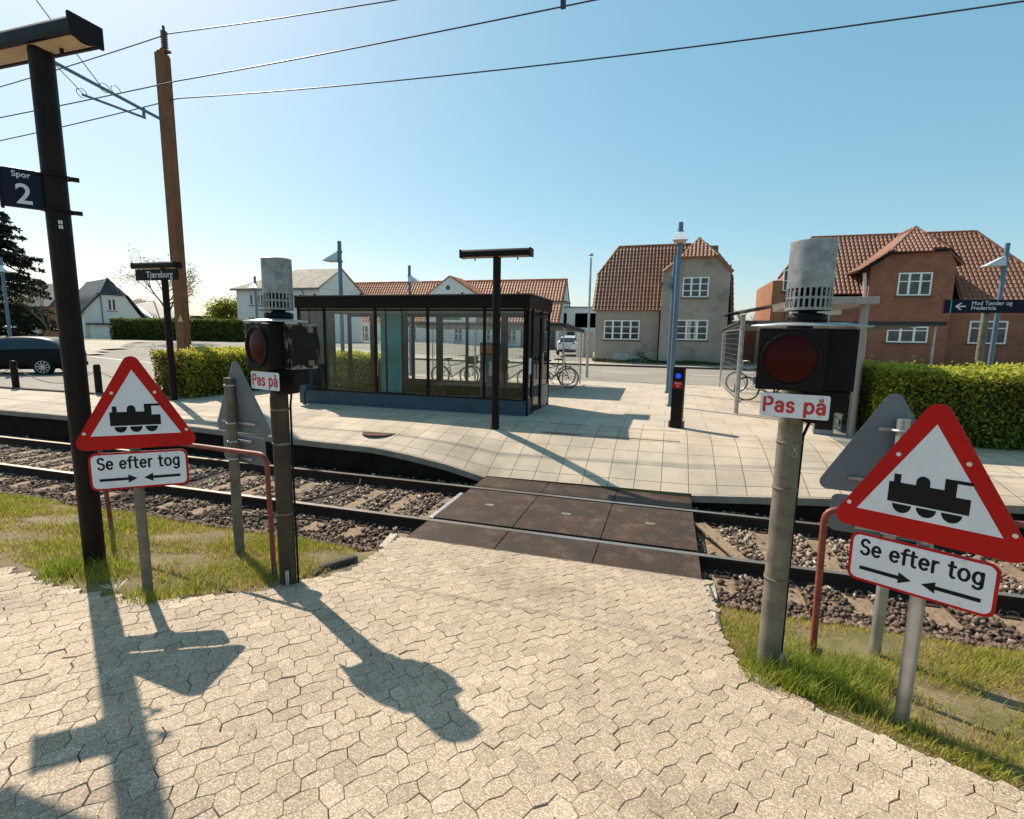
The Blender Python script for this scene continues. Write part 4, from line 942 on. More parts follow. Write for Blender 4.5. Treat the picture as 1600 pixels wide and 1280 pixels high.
mb = MB(); sbox(mb, -7.9, XR, YB-.03, YB+.03, .7, 1.12); mb.build('rear_plinth', MT['frame'], sh, bevel=.006)
def post(x, y, w_=.05, z0=.96, z1=2.93, d=.06, nm='mullion'):
    mb = MB(); sbox(mb, x-w_/2, x+w_/2, y-d/2, y+d/2, z0, z1); mb.build(nm, MT['frame'], sh)
FX = [XL+.03, -8.01, -6.61, -5.26, -3.89, XR-.05]
for x in FX: post(x, YF, .055)
for x in (-8.45, -6.35, -5.92): post(x, YF+.03, .03)
BX = [(-9.8+.4, .06), (-9.05+.3, .08), (-8.0, .16), (-6.75, .08), (-5.95, .18), (-5.15, .06), (-4.1, .18), (-2.99, .10)]
for x, ww in BX[1:]: post(x, YB, ww, .65)
mb = MB(); sbox(mb, XL, XR, YF-.02, YF+.02, 2.86, 2.90); sbox(mb, XL, XR, YB-.02, YB+.02, 2.80, 2.90); sbox(mb, XL, XL+.04, YF, YB, 2.86, 2.90); mb.build('head_rail', MT['frame'], sh)
for a, b_ in zip(FX[:-1], FX[1:]):
    mb = MB(); sbox(mb, a+.03, b_-.03, YF-.004, YF+.004, .965, 2.86); mb.build('glass_pane', MT['glass'], sh)
for (a, wa), (b_, wb) in zip(BX[1:-1], BX[2:]):
    if a < -8.5: continue
    mb = MB(); sbox(mb, a+wa/2, b_-wb/2, YB-.004, YB+.004, 1.12, 2.80); mb.build('glass_pane', MT['glass'], sh)
# left end
for y in (YF+.7, YF+1.4, YB): post(XL, y, .05, .65)
for y0, y1 in ((YF+.03, YF+.67), (YF+.73, YF+1.37)):
    mb = MB(); sbox(mb, XL-.004, XL+.004, y0, y1, .96, 2.86); mb.build('glass_pane', MT['glass'], sh)
# right end: pane, door, pane
ys = [YF+.05, YF+.42, YF+1.28, YB-.05]
for y in ys: post(XR, y, .06, .6, 2.93)
mb = MB(); sbox(mb, XR-.02, XR+.02, ys[0], ys[1], .6, .96); mb.build('side_plinth', MT['plinth'], sh)
mb = MB(); sbox(mb, XR-.02, XR+.02, ys[2], ys[3], .66, 1.15); mb.build('side_plinth', M('pale_side_panel', (.25, .22, .21), .5), sh)
for y0, y1, z0 in ((ys[0], ys[1], .97), (ys[2], ys[3], 1.16)):
    mb = MB(); sbox(mb, XR-.004, XR+.004, y0+.03, y1-.03, z0, 2.86); mb.build('glass_pane', MT['glass'], sh)
mb = MB(); sbox(mb, XR-.02, XR+.03, ys[1]+.04, ys[1]+.09, .64, 2.82); sbox(mb, XR-.02, XR+.03, ys[2]-.09, ys[2]-.04, .64, 2.82); sbox(mb, XR-.02, XR+.03, ys[1]+.09, ys[2]-.09, 2.76, 2.82); sbox(mb, XR-.02, XR+.03, ys[1]+.09, ys[2]-.09, .64, .72)
dr = mb.build('door', MT['frame'], sh)
mb = MB(); sbox(mb, XR-.003, XR+.003, ys[1]+.09, ys[2]-.09, .72, 2.76); mb.build('door_glass', MT['glass'], dr)
mb = MB(); a = S_(XR+.08, ys[2]-.12, 1.35); b_ = S_(XR+.08, ys[2]-.12, 1.95); mb.tube([a, b_], .014, 8); mb.build('door_handle', MT['chrome'], dr)
mb = MB(); sbox(mb, XR+.012, XR+.02, ys[2]+.2, ys[2]+.5, 1.95, 2.45); fr_ = mb.build('timetable_frame', MT['signgrey'], sh)
mb = MB(); sbox(mb, XR+.021, XR+.024, ys[2]+.23, ys[2]+.47, 1.98, 2.42); mb.build('timetable_sheet', MT['pane'], fr_)
mb = MB(); sbox(mb, XR+.008, XR+.012, ys[0]+.06, ys[0]+.30, 1.5, 1.85); mb.build('notice', MT['plate'], sh)
# things inside
t = thing('information_panel', 'tall teal information panel standing inside the glass shelter', 'information panel', (-6.75, 11.75, .6))
mb = MB(); mb.box(-.30, .30, -.06, .06, .12, 2.26); mb.box(-.36, -.30, -.07, .07, 0, 2.28); mb.box(.30, .36, -.07, .07, 0, 2.28, 1); mb.build('panel', [MT['teal'], MT['frame']], t, bevel=.006)
t = thing('ticket_machine', 'dark blue ticket machine with orange-red top inside the shelter behind the lamp post', 'ticket machine', (-4.25, 12.1, .6))
mb = MB(); mb.box(-.22, .22, -.18, .18, 0, 1.25); bd = mb.build('body', MT['bluebox'], t, bevel=.01)
mb = MB(); mb.box(-.20, .10, -.186, -.181, 1.30, 1.5); mb.box(-.22, .22, -.18, .18, 1.25, 1.55, 1); mb.build('top_panel', [MT['orangered'], MT['frame']], t)
mb = MB(); mb.box(.02, .14, -.188, -.182, .75, 1.1); mb.build('screen', MT['plate'], bd)
t = thing('bench', 'dark slatted bench inside the shelter along the rear glass', 'bench', (-5.1, 12.35, .6))
mb = MB(); mb.box(-.75, .75, -.2, .2, .42, .46); mb.build('seat', MT['frame'], t)
for x in (-.6, .6): mb = MB(); mb.box(x-.03, x+.03, -.15, .15, 0, .42); mb.build('leg', MT['frame'], t)
t = thing('litter_bin', 'dark litter bin behind the left signal post at the shelter corner', 'litter bin', (-8.45, 10.35, .6))
mb = MB(); mb.box(-.17, .17, -.15, .15, .35, .92); mb.box(-.03, .03, -.03, .03, 0, .35); mb.build('bin', MT['plinth'], t, bevel=.01)
mb = MB(); mb.box(-.18, .18, -.16, .16, .92, .96); mb.build('lid', MT['frame'], t, bevel=.006)

# tactile strips, manhole, joints
def strip(x0, x1, y0, y1, nm, mat, lab, cat):
    mb = MB(); n = 10
    for i in range(n):
        a = x0+(x1-x0)*i/n; b_ = x0+(x1-x0)*(i+1)/n
        mb.add([(a, y0, ter(a, y0)+.006), (b_, y0, ter(b_, y0)+.006), (b_, y1, ter(b_, y1)+.006), (a, y1, ter(a, y1)+.006)], [(0, 1, 2, 3)])
    o = mb.build(nm, mat, fix=False); o['kind'] = 'structure'; return o
def ribs(x0, x1, y0, y1, mat):
    mb = MB(); x = x0
    while x < x1:
        mb.add([(x+i*.03+dx, y, ter(x, y)+.003+h) for dx, h in ((0, 0), (.006, .006), (.024, .006), (.03, 0)) for i in (0,) for y in (y0, y1)], [(0, 1, 3, 2), (2, 3, 5, 4), (4, 5, 7, 6)]); x += .045
    mb.add([(x0, y0, ter(x0, y0)+.002), (x1, y0, ter(x1, y0)+.002), (x1, y1, ter(x1, y1)+.002), (x0, y1, ter(x0, y1)+.002)], [(0, 1, 2, 3)])
    struct(mb.build('tactile_paving', mat, fix=False))
ribs(-1.15, .25, 9.25, 9.95, M('tactile_ribs', (.34, .26, .18), .9, 0, .2, 6)); ribs(-2.2, -1.45, 9.25, 9.95, M('shaded_tactile', (.26, .14, .09), .8, 0, .25, 6))  # second strip is the same paving, shade painted in as a browner colour
mb = MB(); zc = ter(-5.2, 8.35)+.004; mb.lathe([(.33, 0), (.33, .012), (.31, .014), (.30, .008), (0, .008)], 30, (-5.2, 8.45, zc))
for i in range(-4, 5): mb.box(-5.2+i*.06-.008, -5.2+i*.06+.008, 8.45-.24, 8.45+.24, zc+.008, zc+.013)
tag(mb.build('manhole_cover', M('rusty_iron', (.12, .05, .035), .8, .2, .3, 9)), 'round rusty manhole cover in the platform slabs before the shelter', 'manhole cover')

# ================================================================ RIGHT WAITING SHELTER
rs_ = thing('platform_canopy', 'small glass-roofed canopy with round steel post behind the right signal', 'canopy', (2.6, 11.8, .6))
def Q(x, y, z): return (x-2.6, y-11.8, z-.6)
mb = MB(); mb.tube([Q(3.28, 10.65, .5), Q(3.28, 10.65, 3.0)], .07, 18); mb.build('post', M('pinkish_steel_post', (.30, .25, .24), .45, .4, .1, 5), rs_)
mb = MB(); mb.tube([Q(3.28, 13.0, .5), Q(3.28, 13.0, 3.0)], .07, 14); mb.build('post', MT['galv'], rs_)
mb = MB(); mb.tube([Q(1.6, 13.0, .5), Q(1.6, 13.0, 2.9)], .05, 14); mb.build('post', MT['galv'], rs_)
z1, z2 = 2.98, 3.10
mb = MB(); mb.slab([Q(2.25, 10.4, z2), Q(3.42, 10.4, z2), Q(3.42, 13.3, z2), Q(2.25, 13.3, z2)], .12); mb.build('roof', M('canopy_fascia', (.36, .30, .28), .5, .2), rs_, bevel=.008)
mb = MB(); mb.slab([Q(1.05, 10.6, 2.83), Q(2.25, 10.4, z2-.02), Q(2.25, 13.3, z2-.02), Q(1.05, 13.1, 2.83)], .015); mb.build('glass_wing', MT['glass_clear'], rs_)
mb = MB()
for i in range(9): z = .75+i*.21; a = Q(3.17, 11.0, z); b_ = Q(3.19, 12.9, z+.10); mb.box(a[0], b_[0], a[1], b_[1], a[2], b_[2])
mb.box(*[v for p in zip(Q(3.20, 10.95, .65), Q(3.22, 12.95, 2.7)) for v in p]); mb.build('louvred_side_wall', M('greenish_wall', (.10, .13, .11), .4), rs_)
mb = MB(); mb.box(*[v for p in zip(Q(1.9, 12.98, .8), Q(3.15, 12.99, 2.8)) for v in p]); mb.build('rear_glass', MT['glass'], rs_)
mb = MB(); mb.bar(Q(2.15, 10.9, 2.84), Q(3.0, 11.0, 2.86), .14, .09); mb.build('tube_light', MT['hood'], rs_, bevel=.01)
t = thing('service_cabinet', 'grey steel cabinet under the canopy beside its round post', 'cabinet', (2.85, 10.75, .6), R_(-10))
mb = MB(); mb.box(-.16, .16, -.14, .16, 0, 1.45); bd = mb.build('body', MT['signgrey'], t, bevel=.01)
mb = MB(); mb.box(-.14, .14, -.146, -.141, .1, 1.38); mb.build('door', MT['dark'], bd)

# ================================================================ BIKE SHELTERS
def bike_shelter(name, label, x0, x1, y0, y1, z, posts, side):
    cx, cy = (x0+x1)/2, (y0+y1)/2; t = thing(name, label, 'bicycle shelter', (cx, cy, .6), 0, 'open bicycle shelters')
    L = lambda x, y, zz: (x-cx, y-cy, zz-.6)
    mb = MB(); mb.slab([L(x0, y0, z+.12), L(x1, y0, z+.12), L(x1, y1, z-.02), L(x0, y1, z-.02)], .05)
    mb.build('roof', MT['darkroof'], t)
    mb = MB(); mb.bar(L(x0, y0-.02, z+.07), L(x1, y0-.02, z+.07), .05, .10); mb.bar(L(side, y0, z+.06), L(side, y1, z-.08), .05, .13)
    mb.build('fascia', MT['darkroof'], t)
    for x in posts:
        for y in (y0+.15, y1-.15):
            mb = MB(); mb.tube([L(x, y, .6), L(x, y, z)], .026, 10); mb.build('post', MT['galv'], t)
    # mesh side screen
    mb = MB(); ya, yb = y0+.2, y1-.2
    for zz in np.arange(.85, z-.15, .15): mb.bar(L(side, ya, zz), L(side, yb, zz), .005, .005)
    for y in np.arange(ya, yb, .18): mb.bar(L(side, y, .85), L(side, y, z-.15), .004, .004, up=(1, 0, 0))
    for zz in (.80, z-.12): mb.bar(L(side, ya, zz), L(side, yb, zz), .025, .025)
    mb.build('mesh_screen', MT['galv'], t)
    if x0 < 0:
        mb = MB()
        for zz in np.arange(.85, z-.15, .15): mb.bar(L(x0, y1-.1, zz), L(x1, y1-.1, zz), .006, .006)
        for x in np.arange(x0, x1, .15): mb.bar(L(x, y1-.1, .85), L(x, y1-.1, z-.15), .006, .006, up=(0, 1, 0))
        mb.build('mesh_screen', MT['galv'], t)
    return t
bike_shelter('bicycle_shelter', 'bicycle shelter with grey flat roof and mesh sides behind the glass shelter', -9.2, -3.0, 15.4, 19.0, 2.62, (-9.1, -6.0, -3.1), -3.05)
bike_shelter('bicycle_shelter', 'bicycle shelter with grey flat roof and mesh sides behind the right signal', 1.75, 6.45, 15.2, 20.2, 2.72, (1.85, 6.3), 1.82)

# ================================================================ BICYCLES
def wheel(parent, x, mt_):
    mb = MB(); r = .335; mb.tube([(x+r*math.cos(a), 0, r+.0+r*math.sin(a)) for a in np.linspace(0, 2*math.pi, 32, endpoint=False)], .019, 6, closed=True)
    mb.m = [0]*len(mb.f); mb.tube([(x+.305*math.cos(a), 0, r+.305*math.sin(a)) for a in np.linspace(0, 2*math.pi, 32, endpoint=False)], .010, 5, 1, closed=True)
    mb.tube([(x, -.04, r), (x, .04, r)], .022, 8, 1)
    for k in range(16): a = 2*math.pi*k/16; mb.tube([(x, .02*(-1)**k, r), (x+.3*math.cos(a), 0, r+.3*math.sin(a))], .0016, 3, 1, caps=False)
    return mb.build('wheel', [MT['tyre'], MT['chrome']], parent)
def bicycle(label, x, y, head, frame, basket=False, z=.6, lean=0):
    t = thing('bicycle', label, 'bicycle', (x, y, z), R_(head), 'bicycles parked at the station'); t.rotation_euler = (R_(lean), 0, R_(head))
    rw, fw = -.52, .54; wheel(t, rw, 0); wheel(t, fw, 0)
    bb = (-.09, 0, .29); st = (-.20, 0, .76); hd = (.40, 0, .82); hb = (.43, 0, .66)
    mb = MB(); mb.tube([bb, st], .016, 8); mb.tube([hb, bb], .018, 8); mb.tube([(-.18, 0, .66), hd], .014, 8); mb.tube([(.395, 0, .90), hb], .018, 8)
    for s_ in (-1, 1):
        mb.tube([(bb[0], s_*.03, bb[2]), (rw, s_*.055, .335)], .009, 6); mb.tube([(-.175, s_*.015, .64), (rw, s_*.055, .335)], .008, 6); mb.tube([(hb[0]+.01, s_*.045, .64), (.48, s_*.05, .5), (fw, s_*.05, .335)], .011, 6)
    mb.build('frame', frame, t)
    mb = MB(); mb.tube([(-.20, 0, .76), (-.225, 0, .90)], .013, 8)
    v = [(-.36, -.085, .93), (-.36, .085, .93), (-.24, .07, .945), (-.06, .018, .94), (-.06, -.018, .94), (-.24, -.07, .945)]
    mb.add(v+[(a, b_*.8, c-.045) for a, b_, c in v], [(0, 5, 4, 3, 2, 1), (6, 7, 8, 9, 10, 11)]+[(i, (i+1) % 6, 6+(i+1) % 6, 6+i) for i in range(6)], 0)
    mb.build('saddle', MT['saddle'], t)
    mb = MB(); mb.tube([(.395, 0, .90), (.385, 0, 1.02)], .013, 8); mb.tube([(.24, -.28, 1.04), (.33, -.24, 1.05), (.40, -.08, 1.03), (.40, .08, 1.03), (.33, .24, 1.05), (.24, .28, 1.04)], .012, 8); mb.build('handlebar', MT['chrome'], t)
    mb = MB(); n = 12
    for cx_, a0, a1 in ((rw, -.1, 2.6), (fw, .5, 2.9)):
        aa = np.linspace(a0, a1, n); v = [(cx_+.375*math.cos(a), s_*.026, .335+.375*math.sin(a)) for a in aa for s_ in (-1, 1)]
        mb.add(v, [(2*i, 2*i+1, 2*i+3, 2*i+2) for i in range(n-1)], 0, True)
    mb.build('mudguards', frame, t, fix=False)
    mb = MB(); mb.tube([(bb[0], -.05, .29), (bb[0]+.1, -.05, .16)], .009, 6); mb.tube([(bb[0], .05, .29), (bb[0]-.1, .05, .42)], .009, 6); mb.box(bb[0]+.06, bb[0]+.15, -.13, -.05, .15, .17); mb.box(bb[0]-.15, bb[0]-.06, .05, .13, .41, .43); mb.tube([(bb[0]+.09*math.cos(a), -.04, .29+.09*math.sin(a)) for a in np.linspace(0, 6.28, 18, endpoint=False)], .005, 4, closed=True); mb.build('pedals', MT['chrome'], t)
    mb = MB(); mb.box(-.72, -.30, -.06, .06, .735, .745); mb.tube([(-.68, -.05, .74), (rw, -.06, .335)], .005, 5); mb.tube([(-.68, .05, .74), (rw, .06, .335)], .005, 5); mb.build('luggage_rack', frame, t)
    if basket:
        mb = MB(); mb.prism([(.42, .72), (.68, .72), (.74, 1.0), (.40, 1.0)], -.17, .17); mb.build('basket', MT['bikeblack'], t)
    return t
bicycle('black bicycle nearest the right end of the glass shelter', -3.75, 17.1, 8, MT['bikeblack'])
bicycle('second black bicycle half hidden behind the nearest one by the shelter', -4.05, 18.35, 186, MT['bikeblack'])
bicycle('pale bicycle seen through the shelter glass, leftmost of them', -7.1, 16.4, 3, MT['bikegrey'])
bicycle('bicycle with a front basket seen through the shelter glass', -6.1, 16.9, 172, MT['bikegrey'], True)
bicycle('dark bicycle seen through the shelter glass right of the lamp post', -5.0, 16.3, 10, MT['bikeblack'])
bicycle('silver bicycle in front, under the right hand bicycle shelter', 2.72, 16.0, 6, MT['bikegrey'])
bicycle('silver bicycle behind, with its front wheel left, under the right bicycle shelter', 2.75, 18.4, 184, MT['bikegrey'])

# ================================================================ BOLLARDS AND CHAIN
bols = []
for i, px in enumerate((-3, )): pass
bx_ = [(-18.15, 'leftmost dark bollard with chain, in front of the dark car'), (-14.80, 'dark bollard with chain just right of the black lamp post'), (-21.5, None)]
for x, lb in bx_:
    if lb is None: continue
    t = thing('bollard', lb, 'bollard', (x, 9.95, .6), 0, 'dark bollards linked by chain')
    mb = MB(); mb.lathe([(.085, 0), (.085, .70), (.078, .74), (.078, .77), (.055, .80), (0, .81)], 16); mb.lathe([(.12, 0), (.12, .03), (.08, .035)], 16); mb.build('post', MT['dark'], t)
    mb = MB(); mb.tube([(.02+.025*math.cos(a)+.08, 0, .62+.025*math.sin(a)) for a in np.linspace(0, 6.28, 8, endpoint=False)], .006, 5, closed=True); mb.build('chain_ring', MT['chain'], t)
def chain(label, a, b_, sag):
    a, b_ = Vector(a), Vector(b_); L = (b_-a).length; n = int(L/.05); mb = MB()
    pts = [a.lerp(b_, i/n)-Vector((0, 0, 4*sag*(i/n)*(1-i/n))) for i in range(n+1)]
    for i in range(n):
        m_ = (pts[i]+pts[i+1])/2; d = (pts[i+1]-pts[i]).normalized(); s_ = Vector((0, 1, 0)) if i % 2 else d.cross(Vector((0, 1, 0)))
        mb.tube([m_+d*.034*math.cos(q)+s_*.014*math.sin(q) for q in np.linspace(0, 6.28, 8, endpoint=False)], .005, 4, closed=True)
    tag(mb.build('chain', MT['chain']), label, 'chain')
chain('hanging chain between the two dark bollards', (-18.05, 9.95, 1.20), (-14.9, 9.95, 1.20), .38)
chain('hanging chain running right from the bollard beside the black lamp post', (-14.7, 9.95, 1.20), (-12.6, 9.95, .95), .12)
chain('hanging chain running out of view left of the leftmost bollard', (-21.3, 9.95, 1.20), (-18.25, 9.95, 1.20), .34)
for i, px in enumerate((346, 361, 376)):
    p = at(px, 535, 40); z = ter(p.x, 40); t = thing('bollard', ('left', 'middle', 'right')[i]+'most small far bollard in front of the large white house' if i != 1 else 'middle small far bollard in front of the large white house', 'bollard', (p.x, 40, z))
    mb = MB(); mb.lathe([(.09, 0), (.09, .8), (.05, .88), (0, .9)], 12); mb.build('post', MT['frame'], t)
# ================================================================ FOLIAGE
def leaf_t(): return [(0, -.5, 0), (.32, 0, .10), (0, .5, 0), (-.32, 0, .10)], [(0, 1, 2), (0, 2, 3)]
def boxhedge(name, label, boxes, dens, size, mat, tmean=.5, lump=.10, cat='hedge', topbias=.3, tfun=None):
    """leafy clipped hedge: boxes of (x0,x1,y0,y1,z0,z1)"""
    x0, x1, y0, y1, z0, z1 = boxes[0]; t = thing(name, label, cat, ((x0+x1)/2, (y0+y1)/2, z0)); ox, oy, oz = t.location
    mb = MB()
    for a, b_, c, d, e, f in boxes: i = .16; mb.box(a+i-ox, b_-i-ox, c+i-oy, d-i-oy, e-oz, f-i-oz)
    mb.build('branches', MT['core'], t)
    PP = []; TT = []
    for a, b_, c, d, e, f in boxes:
        faces = [((a, c, e), (b_-a, 0, 0), (0, 0, f-e), (0, -1, 0)), ((a, d, e), (b_-a, 0, 0), (0, 0, f-e), (0, 1, 0)), ((a, c, e), (0, d-c, 0), (0, 0, f-e), (-1, 0, 0)), ((b_, c, e), (0, d-c, 0), (0, 0, f-e), (1, 0, 0)), ((a, c, f), (b_-a, 0, 0), (0, d-c, 0), (0, 0, 1))]
        for o_, u, v, n_ in faces:
            o_, u, v, n_ = map(np.array, (o_, u, v, n_)); ar = np.linalg.norm(u)*np.linalg.norm(v); n = int(ar*dens)
            q = o_+rng.random((n, 1))*u+rng.random((n, 1))*v
            l = lump*(np.sin(q[:, 0]*2.3+q[:, 2]*3.1)+np.sin(q[:, 1]*2.9-q[:, 0]*1.3+1)+.7*np.sin(q[:, 0]*6.1+q[:, 2]*5+q[:, 1]*4))*.4
            dd = l-np.abs(rng.normal(0, .075, n))*1.6+rng.exponential(.016, n)+np.where(rng.random(n) < .012, rng.uniform(.03, .13, n), 0); q = q+n_*dd[:, None]
            PP.append(q); TT.append(np.clip(tmean+rng.normal(0, .20, n)+(topbias if n_[2] else 0)+.15*(q[:, 2]-e)/(f-e), 0, 1))  # sunlit hedge top painted in: lighter leaf tint on top and with height
    q = np.concatenate(PP); tn = np.concatenate(TT)
    if tfun is not None: tn = tfun(q, tn)
    q = q-np.array([ox, oy, oz]); n = len(q)
    tv, tf = leaf_t(); o = scatter('foliage', tv, tf, q, rrot(n), rng.uniform(.6, 1.35, n)*size, tn, mat, t)
    return t
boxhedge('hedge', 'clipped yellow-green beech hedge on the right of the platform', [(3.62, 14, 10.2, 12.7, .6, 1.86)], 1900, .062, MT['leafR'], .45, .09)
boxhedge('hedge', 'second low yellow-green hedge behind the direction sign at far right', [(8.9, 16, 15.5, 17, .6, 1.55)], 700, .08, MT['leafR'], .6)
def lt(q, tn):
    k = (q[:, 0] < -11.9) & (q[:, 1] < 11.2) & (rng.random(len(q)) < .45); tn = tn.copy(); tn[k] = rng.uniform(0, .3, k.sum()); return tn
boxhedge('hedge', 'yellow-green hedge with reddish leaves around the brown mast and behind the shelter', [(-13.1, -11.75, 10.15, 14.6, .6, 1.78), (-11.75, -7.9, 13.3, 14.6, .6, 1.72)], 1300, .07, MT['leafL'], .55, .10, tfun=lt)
boxhedge('hedge', 'long dark green clipped hedge across the road before the white gable house', [(-51.3, -36.6, 36.0, 37.5, 1.3, 3.35)], 260, .17, MT['leafD'], .45, .12)
def tree(name, label, base, hgt, spread, rad, mat, leaves, lsize, seed, cat='tree', trunkfrac=.3, group=None, levels=4, nb=4, barkm=None):
    r = random.Random(seed); t = thing(name, label, cat, base, 0, group); mb = MB(); tips = []
    def grow(p, d, L, rr, lv):
        pts = [p]; q = p.copy(); dd = d.copy()
        for i in range(4): dd = (dd+Vector((r.gauss(0, .10), r.gauss(0, .10), r.gauss(0, .05)+.03))).normalized(); q = q+dd*L/4; pts.append(q.copy())
        mb.tube(pts, [rr*(1-.4*i/4) for i in range(5)], 6 if lv > 1 else 8, caps=False)
        if lv >= levels: tips.extend(pts[1:]); return
        if lv >= 2: tips.extend(pts[2:])
        for k in range(nb if lv else nb+2):
            a = r.uniform(0, 6.28); el = r.uniform(.45, 1.0)*spread; s_ = dd.orthogonal().normalized(); s_ = Matrix.Rotation(a, 3, dd) @ s_
            nd = (dd*math.cos(el)+s_*math.sin(el)).normalized(); i = r.randint(2, 4); grow(pts[i], nd, L*r.uniform(.55, .78), rr*.5, lv+1)
    grow(Vector((0, 0, -.2)), Vector((0, 0, 1)), hgt*trunkfrac+.2, rad, 0)
    mb.build('trunk', barkm or MT['bark'], t, fix=False)
    if leaves:
        T = np.array([tuple(p) for p in tips]); idx = rng.integers(0, len(T), leaves); q = T[idx]+rng.normal(0, lsize*1.6, (leaves, 3))
        tv, tf = leaf_t(); scatter('crown', tv, tf, q, rrot(leaves), rng.uniform(.6, 1.3, leaves)*lsize, np.clip(rng.normal(.5, .25, leaves), 0, 1), mat, t)
    return t
def onground(px, Y, py=540): p = at(px, py, Y); return (p.x, Y, ter(p.x, Y))
tree('deciduous_tree', 'nearly bare spring tree seen either side of the brown mast', onground(264, 30), 8.2, 1.0, .13, MT['bud'], 1500, .13, 12, trunkfrac=.34, levels=4, nb=4)
tree('sapling', 'thin young tree on the grass island beside the black lamp post', onground(88, 22, 555), 4.2, .6, .045, MT['bud'], 160, .07, 5, cat='young tree', trunkfrac=.42, levels=3, nb=3)
tree('sapling', 'second thin young tree by the silver car with the open boot', onground(66, 27, 545), 3.4, .6, .045, MT['bud'], 160, .07, 8, cat='young tree', trunkfrac=.42, levels=3, nb=3)
tree('deciduous_tree', 'bare tree far behind between the grey and brick houses', onground(1165, 95, 540), 8.5, .7, .2, MT['bud'], 0, .1, 21, trunkfrac=.32)
tree('deciduous_tree', 'yellow-green tree at the left edge of the large white house', onground(357, 62, 540), 9.0, .75, .2, MT['leafR'], 5200, .30, 23, trunkfrac=.28)
tree('deciduous_tree', 'small greyish tree behind the long dark hedge', onground(222, 60, 540), 7.2, .7, .15, MT['bud'], 1800, .16, 29, trunkfrac=.32)
for i, (px, Y, h, lb) in enumerate(((330, 75, 6.2, 'low yellow bush tree left of the white house, behind the hedge'), (312, 90, 6.5, 'pale yellow tree on the horizon right of the mast'), (250, 85, 6.2, 'low green tree on the horizon left of the mast'))):
    tree('deciduous_tree', lb, onground(px, Y), h*.72, .9, .15, MT['leafR'], 2500, .34, 40+i, trunkfrac=.2)
# big conifer at far left
cb = at(-28, 535, 24.0); t = thing('conifer_tree', 'tall dark conifer with drooping branches at the far left edge', 'tree', (cb.x, 24, 1.0))
ct = at(-22, 215, 24.0).z-1.0; mb = MB(); mb.tube([(0, 0, -.3), (0, 0, ct*.6), (.1, 0, ct)], [.28, .16, .03], 10)
PP = []; r = random.Random(4)
for i in range(190):
    u = r.random()**.85; z = .9+(ct-1.1)*u; a = r.uniform(0, 6.28); L = (5.0*(1-u)**.75+.4)*r.uniform(.72, 1.1); pts = []
    for k in range(7): s_ = k/6; pts.append(Vector((math.cos(a)*L*s_, math.sin(a)*L*s_, z-.38*L*s_*s_+.18*L*s_-.1*s_+.1*L*s_**4)))
    mb.tube(pts, [.035*(1-k/7) for k in range(7)], 4, caps=False)
    for k in range(int(110*L/2.5+20)):
        s_ = r.uniform(.15, 1.02); j = min(5, int(s_*6)); p = pts[j].lerp(pts[j+1], min(1, s_*6-j)); w_ = .30*L*(1.05-s_)**.7
        off = r.uniform(-1, 1)*w_; PP.append((p.x-math.sin(a)*off, p.y+math.cos(a)*off, p.z-abs(r.gauss(0, .09))-.05*abs(off)))
mb.build('trunk', MT['bark'], t, fix=False)
q = np.array(PP); n = len(q); tv = [(0, -.5, 0), (.16, 0, .03), (0, .5, 0), (-.16, 0, .03)]; tf = [(0, 1, 2), (0, 2, 3)]
scatter('crown', tv, tf, q, rrot(n), rng.uniform(.28, .55, n), np.clip(rng.normal(.5, .3, n), 0, 1), MT['needle'], t)
# low weeds along the grey house wall
WP = []
n = 2600; x = rng.uniform(-4.7, 4.2, n); y = 33.3-rng.exponential(.10, n); lf = .10+.10*np.abs(np.sin(x*1.1))+.25*np.exp(-((x+1.6)/.35)**2); z = .80+rng.random(n)*lf
tv, tf = leaf_t(); tag(scatter('wall_weeds', tv, tf, np.stack([x, y, z], 1), rrot(n), rng.uniform(.06, .14, n), np.clip(rng.normal(.3, .2, n), 0, 1), MT['leafD']), 'dark weeds growing along the foot of the grey house', 'weeds', kind='stuff')
# distant treeline
n = 9000; x = rng.uniform(-330, 260, n); hh = 5.0+1.8*np.sin(x*.05)+1.4*np.sin(x*.13+1)+1.0*np.sin(x*.37); z = 1+rng.random(n)**.8*hh; y = 230+rng.normal(0, 4, n)+.1*np.abs(x)
tag(scatter('distant_treeline', tv, tf, np.stack([x, y, z], 1), rrot(n), rng.uniform(1.2, 2.8, n), np.clip(rng.normal(.5, .25, n), 0, 1), MT['leafD']), 'far-off line of trees along the horizon', 'treeline', kind='stuff')

